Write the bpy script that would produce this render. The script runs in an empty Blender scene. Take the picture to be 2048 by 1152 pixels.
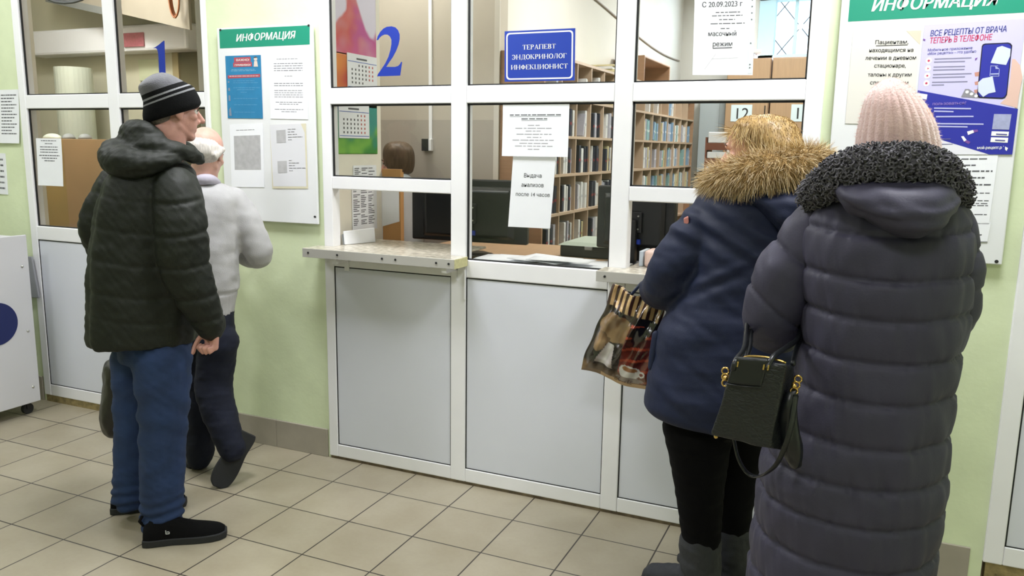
import bpy, bmesh, math, random
import numpy as np
from mathutils import Vector, Matrix, noise
C = bpy.context.scene.collection
random.seed(7); rng = np.random.default_rng(7)
V = Vector
# ---------------- camera, world, lights, exposure ----------------
FPX = 1614.87
CAM = V((1.5707, -3.0970, 1.5181))
YAW, PIT, ROL = -0.414026, -0.172495, 0.014676
FW = V((math.sin(YAW)*math.cos(PIT), math.cos(YAW)*math.cos(PIT), math.sin(PIT)))
_r = V((math.cos(YAW), -math.sin(YAW), 0)); _u = _r.cross(FW)
RT = _r*math.cos(ROL)+_u*math.sin(ROL); UP = _u*math.cos(ROL)-_r*math.sin(ROL)
cd = bpy.data.cameras.new('camera'); cam = bpy.data.objects.new('camera', cd); C.objects.link(cam)
M = Matrix((RT, UP, -FW)).transposed().to_4x4(); M.translation = CAM; cam.matrix_world = M
cd.sensor_width = 36; cd.lens = FPX/2048*36; cd.clip_start = .05
sc = bpy.context.scene; sc.camera = cam
vs = sc.view_settings; vs.view_transform = 'Standard'; vs.look = 'None'; vs.gamma = 1; vs.use_curve_mapping = False
vs.exposure = 0.0
w = bpy.data.worlds.new('sky'); sc.world = w; w.use_nodes = True
nt = w.node_tree; bg = nt.nodes['Background']
tc = nt.nodes.new('ShaderNodeTexCoord'); sp = nt.nodes.new('ShaderNodeSeparateXYZ'); rp = nt.nodes.new('ShaderNodeValToRGB')
nt.links.new(tc.outputs['Generated'], sp.inputs[0]); nt.links.new(sp.outputs['Z'], rp.inputs[0]); nt.links.new(rp.outputs[0], bg.inputs[0])
rp.color_ramp.elements[0].color = (.75, .85, 1, 1); rp.color_ramp.elements[1].color = (.45, .65, 1, 1)
bg.inputs[1].default_value = 2.6
def area(name, loc, sx, sy, power, color=(.945, .955, 1), rot=(0, 0, 0)):
    l = bpy.data.lights.new(name, 'AREA'); l.shape = 'RECTANGLE'; l.size = sx; l.size_y = sy; l.energy = power; l.color = color
    o = bpy.data.objects.new(name, l); C.objects.link(o); o.location = loc; o.rotation_euler = rot; return o
CEIL = 3.1
HALL_LAMPS = [(-2.6, -1.0, 27), (-.45, -.75, 46), (1.75, -.8, 46), (-1.6, -3.0, 30), (1.6, -3.4, 32)]  # the two rearmost are unseen fill lamps added above the camera
for i, (x, y, p) in enumerate(HALL_LAMPS): area('hall_lamp_light', (x, y, CEIL-.1), .58, .58, p)
OFFICE_LAMPS = [(.75, 1.7, 46), (.7, 4.0, 46), (-.95, .72, 16), (-3.1, .38, 42)]  # the last is an unseen lamp placed to brighten the booth cabinet front
for i, (x, y, p) in enumerate(OFFICE_LAMPS): area('office_lamp_light', (x, y, CEIL-.1), .58, .4, p, (1, .97, .93))
area('window_daylight', (.75, 5.62, 2.62), .9, .7, 40, (.75, .87, 1), (math.radians(-90), 0, 0))

# ---------------- helpers ----------------
def P(u, v, ax=1, val=0.0):
    """the point where the line of sight through photo pixel (u, v) meets the plane axis=val"""
    d = FW+RT*((u-1024)/FPX)-UP*((v-576)/FPX)
    return CAM+d*((val-CAM[ax])/d[ax])
def lin(c):
    c = c/255.0
    return c/12.92 if c <= .04045 else ((c+.055)/1.055)**2.4
def hexc(h):
    h = h.lstrip('#'); return (lin(int(h[0:2], 16)), lin(int(h[2:4], 16)), lin(int(h[4:6], 16)), 1)
MATS = {}
def mat(name, h, rough=.6, metal=0, var=0, scale=20, bump=0, bscale=60, spec=.5, sheen=0, coat=0, attr=None, stretch=None):
    if name in MATS: return MATS[name]
    m = bpy.data.materials.new(name); m.use_nodes = True; n = m.node_tree; b = n.nodes['Principled BSDF']
    b.inputs['Roughness'].default_value = rough; b.inputs['Metallic'].default_value = metal
    b.inputs['Specular IOR Level'].default_value = spec
    if sheen: b.inputs['Sheen Weight'].default_value = sheen
    if coat: b.inputs['Coat Weight'].default_value = coat; b.inputs['Coat Roughness'].default_value = .1
    col = hexc(h); b.inputs['Base Color'].default_value = col
    co = n.nodes.new('ShaderNodeTexCoord'); src = co.outputs['Object']
    if stretch:
        mp = n.nodes.new('ShaderNodeMapping'); mp.inputs['Scale'].default_value = stretch; n.links.new(src, mp.inputs[0]); src = mp.outputs[0]
    if attr:
        a = n.nodes.new('ShaderNodeVertexColor'); a.layer_name = attr; n.links.new(a.outputs[0], b.inputs['Base Color'])
    elif var:
        t = n.nodes.new('ShaderNodeTexNoise'); t.inputs['Scale'].default_value = scale; t.inputs['Detail'].default_value = 5
        n.links.new(src, t.inputs[0])
        r = n.nodes.new('ShaderNodeValToRGB'); e = r.color_ramp.elements
        e[0].position = .3; e[1].position = .7
        e[0].color = tuple(max(0, c*(1-var)) for c in col[:3])+(1,); e[1].color = tuple(min(1, c*(1+var)) for c in col[:3])+(1,)
        n.links.new(t.outputs[0], r.inputs[0]); n.links.new(r.outputs[0], b.inputs['Base Color'])
    if bump:
        t2 = n.nodes.new('ShaderNodeTexNoise'); t2.inputs['Scale'].default_value = bscale; t2.inputs['Detail'].default_value = 4
        n.links.new(src, t2.inputs[0])
        bp = n.nodes.new('ShaderNodeBump'); bp.inputs['Strength'].default_value = bump; bp.inputs['Distance'].default_value = .004
        n.links.new(t2.outputs[0], bp.inputs['Height']); n.links.new(bp.outputs[0], b.inputs['Normal'])
    MATS[name] = m; return m
def glass_mat(name, tint=(.93, .97, .96)):
    if name in MATS: return MATS[name]
    m = bpy.data.materials.new(name); m.use_nodes = True; n = m.node_tree; n.nodes.clear()
    o = n.nodes.new('ShaderNodeOutputMaterial'); mx = n.nodes.new('ShaderNodeMixShader'); f = n.nodes.new('ShaderNodeFresnel')
    f.inputs[0].default_value = 1.5
    t = n.nodes.new('ShaderNodeBsdfTransparent'); t.inputs[0].default_value = tint+(1,); g = n.nodes.new('ShaderNodeBsdfGlossy'); g.inputs['Roughness'].default_value = .03
    n.links.new(f.outputs[0], mx.inputs[0]); n.links.new(t.outputs[0], mx.inputs[1]); n.links.new(g.outputs[0], mx.inputs[2]); n.links.new(mx.outputs[0], o.inputs[0])
    MATS[name] = m; return m

class MB:
    """collects shapes into one mesh"""
    def __init__(s): s.v = []; s.f = []; s.m = []; s.k = 0
    def add(s, vs_, fs, mi=None):
        o = len(s.v); s.v += [tuple(p) for p in vs_]; s.f += [tuple(i+o for i in f) for f in fs]; s.m += [s.k if mi is None else mi]*len(fs); return s
    def box(s, a, b, mi=None, rz=0, piv=None):
        x0, y0, z0 = a; x1, y1, z1 = b
        p = [(x0, y0, z0), (x1, y0, z0), (x1, y1, z0), (x0, y1, z0), (x0, y0, z1), (x1, y0, z1), (x1, y1, z1), (x0, y1, z1)]
        if rz:
            c = V(piv) if piv else V(((x0+x1)/2, (y0+y1)/2, 0)); R = Matrix.Rotation(rz, 3, 'Z'); p = [R@(V(q)-V((c.x, c.y, 0)))+V((c.x, c.y, 0)) for q in p]
        return s.add(p, [(0, 3, 2, 1), (4, 5, 6, 7), (0, 1, 5, 4), (1, 2, 6, 5), (2, 3, 7, 6), (3, 0, 4, 7)], mi)
    def hexa(s, p, mi=None):
        return s.add(p, [(0, 3, 2, 1), (4, 5, 6, 7), (0, 1, 5, 4), (1, 2, 6, 5), (2, 3, 7, 6), (3, 0, 4, 7)], mi)
    def quad(s, a, b, c, d, mi=None): return s.add([a, b, c, d], [(0, 1, 2, 3)], mi)
    def prism(s, poly, ex, mi=None):
        """poly: list of 3D points (planar), ex: extrusion vector"""
        n = len(poly); ex = V(ex); p = [V(q) for q in poly]; vs_ = p+[q+ex for q in p]
        return s.add(vs_, [tuple(range(n))[::-1], tuple(range(n, 2*n))]+[(i, (i+1) % n, (i+1) % n+n, i+n) for i in range(n)], mi)
    def tube(s, pts, r, n=10, mi=None, cap=True, flat=1.0, side=None):
        pts = [V(p) for p in pts]; rs = r if isinstance(r, (list, tuple)) else [r]*len(pts); vs_ = []; prev = None
        for i, p in enumerate(pts):
            t = (pts[min(i+1, len(pts)-1)]-pts[max(i-1, 0)]).normalized()
            if prev is None:
                a = V(side) if side else (V((0, 0, 1)) if abs(t.z) < .9 else V((1, 0, 0)))
                x = (a-t*a.dot(t)).normalized()
            else: x = (prev-t*prev.dot(t)).normalized()
            prev = x; y = t.cross(x)
            for k in range(n):
                an = 2*math.pi*k/n; vs_.append(p+x*(math.cos(an)*rs[i])+y*(math.sin(an)*rs[i]*flat))
        fs = [(i*n+k, i*n+(k+1) % n, (i+1)*n+(k+1) % n, (i+1)*n+k) for i in range(len(pts)-1) for k in range(n)]
        if cap: fs += [tuple(range(n))[::-1], tuple(range((len(pts)-1)*n, len(pts)*n))]
        return s.add(vs_, fs, mi)
    def rings(s, rings, mi=None, cap=True, mis=None):
        """rings: list of equal-length closed loops"""
        n = len(rings[0]); vs_ = [p for r in rings for p in r]; o = len(s.f)
        fs = [(i*n+k, i*n+(k+1) % n, (i+1)*n+(k+1) % n, (i+1)*n+k) for i in range(len(rings)-1) for k in range(n)]
        s.add(vs_, fs, mi)
        if mis:
            for i in range(len(rings)-1):
                for k in range(n): s.m[o+i*n+k] = mis[i]
        if cap: s.add(rings[0], [tuple(range(n))[::-1]], mi); s.add(rings[-1], [tuple(range(n))], mi)
        return s
    def sphere(s, c, r, n=12, m=8, mi=None, sq=(1, 1, 1)):
        c = V(c); vs_ = [c+V((0, 0, r*sq[2]))]
        for i in range(1, m):
            a = math.pi*i/m
            for k in range(n):
                b = 2*math.pi*k/n; vs_.append(c+V((math.sin(a)*math.cos(b)*r*sq[0], math.sin(a)*math.sin(b)*r*sq[1], math.cos(a)*r*sq[2])))
        vs_.append(c-V((0, 0, r*sq[2]))); L = len(vs_)-1
        fs = [(0, 1+k, 1+(k+1) % n) for k in range(n)]+[(1+i*n+k, 1+(i+1)*n+k, 1+(i+1)*n+(k+1) % n, 1+i*n+(k+1) % n) for i in range(m-2) for k in range(n)]+[(L, 1+(m-2)*n+(k+1) % n, 1+(m-2)*n+k) for k in range(n)]
        return s.add(vs_, fs, mi)
    def build(s, name, mats, parent=None, smooth=False, bevel=0, loc=None, segs=2, keep=False):
        me = bpy.data.meshes.new(name); me.from_pydata(s.v, [], s.f); mats = mats if isinstance(mats, (list, tuple)) else [mats]
        for m in mats: me.materials.append(m)
        me.polygons.foreach_set('material_index', [min(i, len(mats)-1) for i in s.m])
        me.validate(); me.update()
        if not keep: bm = bmesh.new(); bm.from_mesh(me); bmesh.ops.recalc_face_normals(bm, faces=bm.faces[:]); bm.to_mesh(me); bm.free()
        if smooth: me.polygons.foreach_set('use_smooth', [True]*len(me.polygons))
        o = bpy.data.objects.new(name, me); C.objects.link(o)
        if parent: o.parent = parent
        if loc is not None: o.location = loc; me.transform(Matrix.Translation(-V(loc)))
        if bevel:
            b = o.modifiers.new('bevel', 'BEVEL'); b.width = bevel; b.segments = segs; b.limit_method = 'ANGLE'; b.angle_limit = .7
        return o
def tag(o, label=None, cat=None, group=None, kind=None):
    if label: o['label'] = label
    if cat: o['category'] = cat
    if group: o['group'] = group
    if kind: o['kind'] = kind
    return o
def thing(name, label, cat, loc=(0, 0, 0), group=None):
    o = bpy.data.objects.new(name, None); C.objects.link(o); o.location = loc; o.empty_display_size = .1
    return tag(o, label, cat, group)
def put(o, root):
    """parent o (built in world coordinates) to root keeping its place"""
    o.parent = root; o.matrix_parent_inverse = Matrix.Translation(-V(root.location)); return o
def struct(o): o['kind'] = 'structure'; return o
TXT = {}
def text_mesh(name, s, size, m, frame, parent=None, ex=.0006, bold=0, shear=0, width=None, align='CENTER', line=1.0):
    """frame = (origin, right, up) ; letters stand off the surface along right x up"""
    c = bpy.data.curves.new(name, 'FONT'); c.body = s; c.size = 1; c.extrude = 0; c.shear = shear; c.align_x = align; c.space_line = line; c.resolution_u = 4
    o = bpy.data.objects.new(name, c); C.objects.link(o); bpy.context.view_layer.update()
    dg = bpy.context.evaluated_depsgraph_get(); me = bpy.data.meshes.new_from_object(o.evaluated_get(dg)); bpy.data.objects.remove(o); bpy.data.curves.remove(c)
    me.name = name; me.materials.clear(); me.materials.append(m)
    me.transform(Matrix.Scale(size, 4)); xs_ = [v.co.x for v in me.vertices]
    if width and xs_:
        k = width/(max(xs_)-min(xs_))
        for v in me.vertices: v.co.x *= k
    if bold:                             # heavier strokes: the outline repeated a hair to each side
        bm = bmesh.new()
        for k in (-1, 0, 1):
            m3 = me.copy(); m3.transform(Matrix.Translation((k*bold*size*.8, 0, (k+1)*6e-5))); bm.from_mesh(m3); bpy.data.meshes.remove(m3)
        bm.to_mesh(me); bm.free()
    org, rt, up = [V(q) for q in frame]; nz = rt.cross(up)
    for v in me.vertices: p = v.co.copy(); v.co = org+rt*p.x+up*p.y+nz*(ex+p.z)
    ob = bpy.data.objects.new(name, me); C.objects.link(ob)
    if parent: put(ob, parent)
    return ob
# ---------------- the setting ----------------
plaster = mat('green_plaster', '#dae5c0', .75, var=.05, scale=6, bump=.25, bscale=35)
cream = mat('cream_wall', '#e9e4d6', .8, var=.03, scale=5)
beige = mat('beige_wall', '#bdb5a8', .85, var=.03, scale=4)
whitewall = mat('white_wall', '#dcd9d2', .85, var=.02, scale=4)
ceil_m = mat('ceiling_paint', '#eceae4', .9)
pvc = mat('white_plastic_frame', '#f1f1f4', .35, var=.015, scale=8)
panel_m = mat('grey_white_panel', '#dadde7', .45, var=.02, scale=3)
gasket = mat('black_gasket', '#16181a', .6)
kick = mat('grey_stone_tile', '#a19a8d', .5, var=.06, scale=9)
glass = glass_mat('window_glass')
def tile_material():
    m = bpy.data.materials.new('beige_floor_tile'); m.use_nodes = True; n = m.node_tree; b = n.nodes['Principled BSDF']; L = n.links.new
    co = n.nodes.new('ShaderNodeTexCoord'); mp = n.nodes.new('ShaderNodeMapping'); L(co.outputs['Object'], mp.inputs[0])
    mp.inputs['Location'].default_value = (.5704, .2314, 0)
    br = n.nodes.new('ShaderNodeTexBrick'); br.offset = 0; br.squash = 1
    br.inputs['Scale'].default_value = 1; br.inputs['Brick Width'].default_value = .3; br.inputs['Row Height'].default_value = .3
    br.inputs['Mortar Size'].default_value = .0034; br.inputs['Mortar Smooth'].default_value = .3; br.inputs['Bias'].default_value = 0
    br.inputs['Color1'].default_value = hexc('#aaa28e'); br.inputs['Color2'].default_value = hexc('#a49c88'); br.inputs['Mortar'].default_value = hexc('#3f3a35')
    L(mp.outputs[0], br.inputs[0])
    ns = n.nodes.new('ShaderNodeTexNoise'); ns.inputs['Scale'].default_value = 3.2; ns.inputs['Detail'].default_value = 6; L(co.outputs['Object'], ns.inputs[0])
    rp = n.nodes.new('ShaderNodeValToRGB'); rp.color_ramp.elements[0].position = .36; rp.color_ramp.elements[1].position = .62
    rp.color_ramp.elements[0].color = (.86, .84, .8, 1); rp.color_ramp.elements[1].color = (1, 1, 1, 1); L(ns.outputs[0], rp.inputs[0])
    n2 = n.nodes.new('ShaderNodeTexNoise'); n2.inputs['Scale'].default_value = 60; n2.inputs['Detail'].default_value = 4; L(co.outputs['Object'], n2.inputs[0])
    r2 = n.nodes.new('ShaderNodeValToRGB'); r2.color_ramp.elements[0].color = (.9, .89, .87, 1); r2.color_ramp.elements[1].color = (1, 1, 1, 1); L(n2.outputs[0], r2.inputs[0])
    mx = n.nodes.new('ShaderNodeMix'); mx.data_type = 'RGBA'; mx.blend_type = 'MULTIPLY'; mx.inputs[0].default_value = 1
    L(br.outputs[0], mx.inputs[6]); L(rp.outputs[0], mx.inputs[7])
    m2 = n.nodes.new('ShaderNodeMix'); m2.data_type = 'RGBA'; m2.blend_type = 'MULTIPLY'; m2.inputs[0].default_value = 1
    L(mx.outputs[2], m2.inputs[6]); L(r2.outputs[0], m2.inputs[7]); L(m2.outputs[2], b.inputs['Base Color'])
    b.inputs['Roughness'].default_value = .38
    bp = n.nodes.new('ShaderNodeBump'); bp.inputs['Strength'].default_value = .4; bp.inputs['Distance'].default_value = .002; bp.invert = True
    L(br.outputs[1], bp.inputs['Height']); L(bp.outputs[0], b.inputs['Normal'])
    return m
XL, XR, YB = -4.6, 3.4, -5.6          # the hall
struct(MB().box((XL, YB, -.1), (XR, .02, 0)).build('floor', tile_material()))
struct(MB().box((-6.0, .02, -.1), (XR, 6.4, 0)).build('floor_office', mat('office_lino', '#8a7f70', .6, var=.05)))
struct(MB().box((-6.0, YB, CEIL), (XR, 6.4, CEIL+.1)).build('ceiling', ceil_m))
WT = .12                                # thickness of the wall with the windows
wl = MB()
TOP = 2.62
WX = [(-2.80, -1.425), (-.757, 1.392), (2.04, 2.9)]   # the three openings
edges = [-6.0]+[e for o in WX for e in o]+[XR]
for i in range(0, len(edges), 2): wl.box((edges[i], .012, 0), (edges[i+1], WT, TOP))
wl.box((-6.0, .012, TOP), (XR, WT, CEIL))
o = wl.build('wall_front', [plaster, cream])
for p in o.data.polygons:
    if p.normal.y > .5 or abs(p.normal.x) > .5: p.material_index = 1
struct(o)
struct(MB().box((XL-.1, YB, 0), (XL, .012, CEIL)).build('wall_left', plaster))
struct(MB().box((XR, YB, 0), (XR+.1, 6.4, CEIL)).build('wall_right', plaster))
struct(MB().box((XL-.1, YB-.1, 0), (XR+.1, YB, CEIL)).build('wall_back', plaster))
# stone skirting
for i, (a, b) in enumerate([(-4.6, -2.815), (-1.40, -.768), (1.42, 2.0)]):
    k = MB()
    n = max(1, round((b-a)/.3))
    for j in range(n):
        x0 = a+(b-a)*j/n; x1 = a+(b-a)*(j+1)/n; k.box((x0+.001, .001, 0), (x1-.001, .0119, .142))
    struct(k.build('baseboard_%s' % ('left', 'middle', 'right')[i], kick, bevel=.002))
# ---- the three white plastic partitions with windows
def partition(name, outer, cols, rails_by_col, top, zb, panels, glazed, extra=()):
    """cols = clear openings (x0, x1); frame is what is left over"""
    f = MB(); x0, x1 = outer
    xs_ = [x0]+[c for o in cols for c in o]+[x1]
    for i in range(0, len(xs_), 2): f.box((xs_[i], 0, zb), (xs_[i+1], .06, top))           # uprights
    for (a, b), rails in zip(cols, rails_by_col):
        for z0, z1 in rails: f.box((a, 0.0006, z0), (b, .0594, z1))
    root = struct(f.build(name, pvc, bevel=.004))
    for a, b, z0, z1 in panels:
        g = MB()
        for p, q in (((a, .004, z0), (b, .008, z0+.004)), ((a, .004, z1-.005), (b, .008, z1)), ((a, .004, z0), (a+.005, .008, z1)), ((b-.003, .004, z0), (b, .008, z1))): g.box(p, q)
        pb = MB().box((a, .006, z0), (b, .03, z1)).build('lower_panel', panel_m, root)
        g.build('panel_gasket', gasket, pb)
    for a, b, z0, z1 in glazed:
        g = MB()
        for p, q in (((a, .012, z0), (b, .02, z0+.006)), ((a, .012, z1-.008), (b, .02, z1)), ((a, .012, z0), (a+.007, .02, z1)), ((b-.006, .012, z0), (b, .02, z1))): g.box(p, q)
        g.build('window_gasket', gasket, root)
        MB().quad((a, .018, z0), (b, .018, z0), (b, .018, z1), (a, .018, z1)).build('glass_pane', glass, root, keep=True)
    return root
a0, a1, a2, a3 = -2.746, -2.11, -2.034, -1.452
partition('window_1', (-2.80, -1.425), [(a0, a1), (a2, a3)], [[(.04, .107), (.962, 1.039), (1.690, 1.763), (TOP-.06, TOP)]]*2, TOP, .04,
          [(a0, a1, .107, .962), (a2, a3, .107, .962)],
          [(x, y, z, t) for x, y in ((a0, a1), (a2, a3)) for z, t in ((1.039, 1.690), (1.763, TOP-.06))])
b0, b1, b2, b3, b4, b5 = -.706, -.086, -.011, .631, .704, 1.331
low = (.014, .077)
partition('window_2', (-.757, 1.392), [(b0, b1), (b2, b3), (b4, b5)],
          [[low, (.956, 1.04), (1.316, 1.374), (1.698, 1.770), (TOP-.06, TOP)], [low, (.956, 1.033), (1.698, 1.770), (TOP-.06, TOP)], [low, (.956, 1.04), (1.316, 1.374), (1.698, 1.770), (TOP-.06, TOP)]],
          TOP, .014, [(b0, b1, .077, .956), (b2, b3, .077, .956), (b4, b5, .077, .956)],
          [(b0, b1, 1.374, 1.698), (b0, b1, 1.77, TOP-.06), (b2, b3, 1.033, 1.698), (b2, b3, 1.77, TOP-.06), (b4, b5, 1.374, 1.698), (b4, b5, 1.77, TOP-.06)])
c0 = 2.10
partition('window_3', (2.04, 2.9), [(c0, 2.84)], [[(.1, .17), (.962, 1.039), (1.69, 1.763), (TOP-.06, TOP)]], TOP, .10, [(c0, 2.84, .17, .962)], [(c0, 2.84, 1.039, 1.69), (c0, 2.84, 1.763, TOP-.06)])
# mortar left under the frames
struct(MB().box((-2.79, .004, 0), (-1.43, .05, .04)).build('trim_1', mat('old_mortar', '#8a7b52', .95, var=.35, scale=30, bump=1)))
struct(MB().box((-.75, .006, 0), (1.39, .05, .0145)).build('trim_2', mat('dark_mortar', '#6d604c', .95, var=.4, scale=30, bump=1)))
struct(MB().box((2.05, .004, 0), (2.89, .05, .10)).build('trim_3', MATS['old_mortar']))
# ---- ceiling lamps, all unseen; the fill and booth ones are added for their light
for (x, y, p) in HALL_LAMPS+OFFICE_LAMPS:
    t = thing('ceiling_lamp', 'square white ceiling lamp on the ceiling out of the picture', 'lamp', (x, y, CEIL), group='ceiling lamps')
    MB().box((-.31, -.31, -.07), (.31, .31, 0)).build('lamp_housing', pvc, t)
# ---- office walls
GY = 1.14
struct(MB().box((-1.5, GY, 0), (-.385, GY+.1, CEIL)).build('wall_office_grey', beige))
struct(MB().box((-.485, GY+.1, 0), (-.385, 5.75, CEIL)).build('wall_office_left', whitewall))
wb = MB(); by = 5.73
wx0, wx1, wz0, wz1 = .39, 1.45, 2.44, 3.098
wb.box((-.5, by, 0), (XR, by+.12, wz0)); wb.box((-.5, by, wz0), (wx0, by+.12, CEIL)); wb.box((wx1, by, wz0), (XR, by+.12, CEIL)); wb.box((wx0, by, wz1), (wx1, by+.12, CEIL))
struct(wb.build('wall_office_back', whitewall))
struct(MB().box((-1.6, WT, 0), (-1.5, 1.62, CEIL)).build('wall_office_divider', beige))
struct(MB().box((-6.0, 1.62, 0), (-1.5, 1.72, CEIL)).build('wall_booth_back', mat('booth_wall', '#cdc9b2', .85, var=.03, scale=4)))
struct(MB().box((-6.1, WT, 0), (-6.0, 1.72, CEIL)).build('wall_booth_left', MATS['booth_wall']))
# back window with lattice
wf = MB(); ft = .05
blue = mat('pale_blue_paint', '#bfe0ea', .5)
for p, q in (((wx0, by-.02, wz0), (wx0+.16, by+.1, wz1)), ((wx0, by-.02, wz1-.09), (wx1, by+.1, wz1)), ((wx0, by-.02, wz0), (wx1, by+.1, wz0+.04)), ((wx1-.06, by-.02, wz0), (wx1, by+.1, wz1)), ((wx0+.34, by+.03, wz0), (wx0+.37, by+.06, wz1))): wf.box(p, q)
wr = struct(wf.build('window_4', blue, bevel=.004))
MB().quad((wx0+.1, by+.05, wz0), (wx1, by+.05, wz0), (wx1, by+.05, wz1), (wx0+.1, by+.05, wz1)).build('glass_pane', glass, wr, keep=True)
gr = MB()
for k in range(5):
    x = wx0-.3+k*.34
    gr.tube([(x, by+.2, wz0-.1), (x+.7, by+.2, wz1+.1)], .004, 6); gr.tube([(x+.7, by+.2, wz0-.1), (x, by+.2, wz1+.1)], .004, 6)
gr.build('window_grille', mat('dark_iron', '#30343a', .6), wr)
# ---------------- sills, desk and the office seen through the glass ----------------
granite = mat('speckled_grey_laminate', '#b9b3a3', .22, var=.3, scale=45)
ledge_edge = mat('grey_metal_edge', '#b4b2ac', .45)
wood = mat('beech_board', '#a07c60', .5, var=.08, scale=6, stretch=(1, 1, 12))
wood2 = mat('oak_cabinet', '#ad8d6c', .5, var=.07, scale=5, stretch=(14, 1, 1))
shelf_face = mat('pale_shelf_edge', '#b9a28b', .55)
black = mat('black_plastic', '#141518', .28)
blackm = mat('matt_black_plastic', '#1d1f22', .5)
grey_pl = mat('grey_plastic', '#8d908f', .5)
paper = mat('white_paper', '#edeff4', .75, var=.015, scale=10)
ink = mat('grey_ink', '#5a5b60', .8); ink2 = mat('dark_ink', '#26272c', .8)
metal = mat('steel', '#c9c9c6', .3, 1)
screw_m = mat('dark_screw', '#2b2b2d', .5, .3)
def ledge(name, label, xa, xb, ia, ib, screws):
    t = thing(name, label, 'counter', ((xa+xb)/2, -.06, 1.008))
    b = MB()
    b.box((xa, -.118, 1.0085), (xb, -.0008, 1.05)); b.box((ia, -.0008, 1.0405), (ib, .36, 1.05))
    put(b.build('counter_top', granite, bevel=.002), t)
    put(MB().box((xa, -.121, 1.0085), (xb, -.1181, 1.049)).build('front_edge', ledge_edge, bevel=.001), t)
    put(MB().box((xb+.0002, -.12, 1.0087), (xb+.0022, -.001, 1.0485)).build('raw_end', mat('raw_board_end', '#c6c191', .8, var=.12, scale=60)), t)
    for x in screws:
        s = MB(); s.tube([(x, -.1235, 1.034-.004), (x, -.1211, 1.034-.004)], .005, 10); put(s.build('screw', screw_m), t)
    for x in (xa+.16, xb-.06):
        s = MB(); s.box((x-.012, -.1, .985), (x+.012, -.0008, 1.008)); s.box((x-.012, -.006, .94), (x+.012, -.0008, 1.0)); put(s.build('bracket', pvc), t)
    return t
ledge('service_counter', 'grey speckled counter shelf under the window with the blue number 2', -.79, -.004, b0, b1, (-.757, -.597, -.36, -.292, -.09, -.03))
ledge('service_counter', 'grey speckled counter shelf partly hidden behind the navy parka', .619, 1.40, b4, b5, (.655, .9, 1.2, 1.37))
struct(MB().tube([(-.012, -.006, .99), (-.013, -.004, .86)], .005, 8).build('trim_4', pvc))
# inner counter desk
t = thing('office_desk', 'long pale office desk standing behind the glass windows', 'desk', (.6, .5, 0))
put(MB().box((-.57, .37, .965), (2.4, 1.02, .995)).build('desk_top', wood2, bevel=.003), t)
put(MB().box((-.56, .405, 0), (-.53, 1.0, .965)).build('desk_leg', wood2), t); put(MB().box((2.3, .405, 0), (2.33, 1.0, .965)).build('desk_leg', wood2), t)
put(MB().box((-.53, .98, .25), (2.3, .998, .96)).build('back_panel', wood2), t)
st = MB().box((-.012, .0605, 1.003), (.632, .37, 1.018)); struct(st.build('window_sill', pvc))
# papers spread on the sill behind the middle pane
ps = MB()
def flat_sheet(name, label, x, y, w, d, rz, z, group=None):
    b = MB(); c, s = math.cos(rz), math.sin(rz); n = 6
    for k in range(2):
        pass
    vs_ = []
    for i in range(n+1):
        for j in range(n+1):
            a = (i/n-.5)*w; e = (j/n-.5)*d
            vs_.append((x+a*c-e*s, y+a*s+e*c, z+.002*math.sin(i*1.3+j*.7+x*9)*(.5 if 0 < i < n else 1)+.004))
    b.add(vs_, [(i*(n+1)+j, (i+1)*(n+1)+j, (i+1)*(n+1)+j+1, i*(n+1)+j+1) for i in range(n) for j in range(n)])
    o = b.build(name, paper, smooth=True); m = o.modifiers.new('thick', 'SOLIDIFY'); m.thickness = .0015; m.offset = 1
    return tag(o, label, 'paper', group)
flat_sheet('paper_sheet', 'white sheet at the left end of the papers lying behind the middle glass', .10, .22, .28, .2, .1, 1.019)
flat_sheet('paper_sheet', 'white sheet lying in the middle of the papers behind the middle glass', .28, .20, .26, .22, -.25, 1.031)
flat_sheet('paper_sheet', 'white sheet at the right end of the papers lying behind the middle glass', .50, .19, .24, .24, .15, 1.021)
flat_sheet('paper_sheet', 'white sheet lying closest to the frame behind the middle glass', .38, .13, .28, .12, .02, 1.042)
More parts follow.
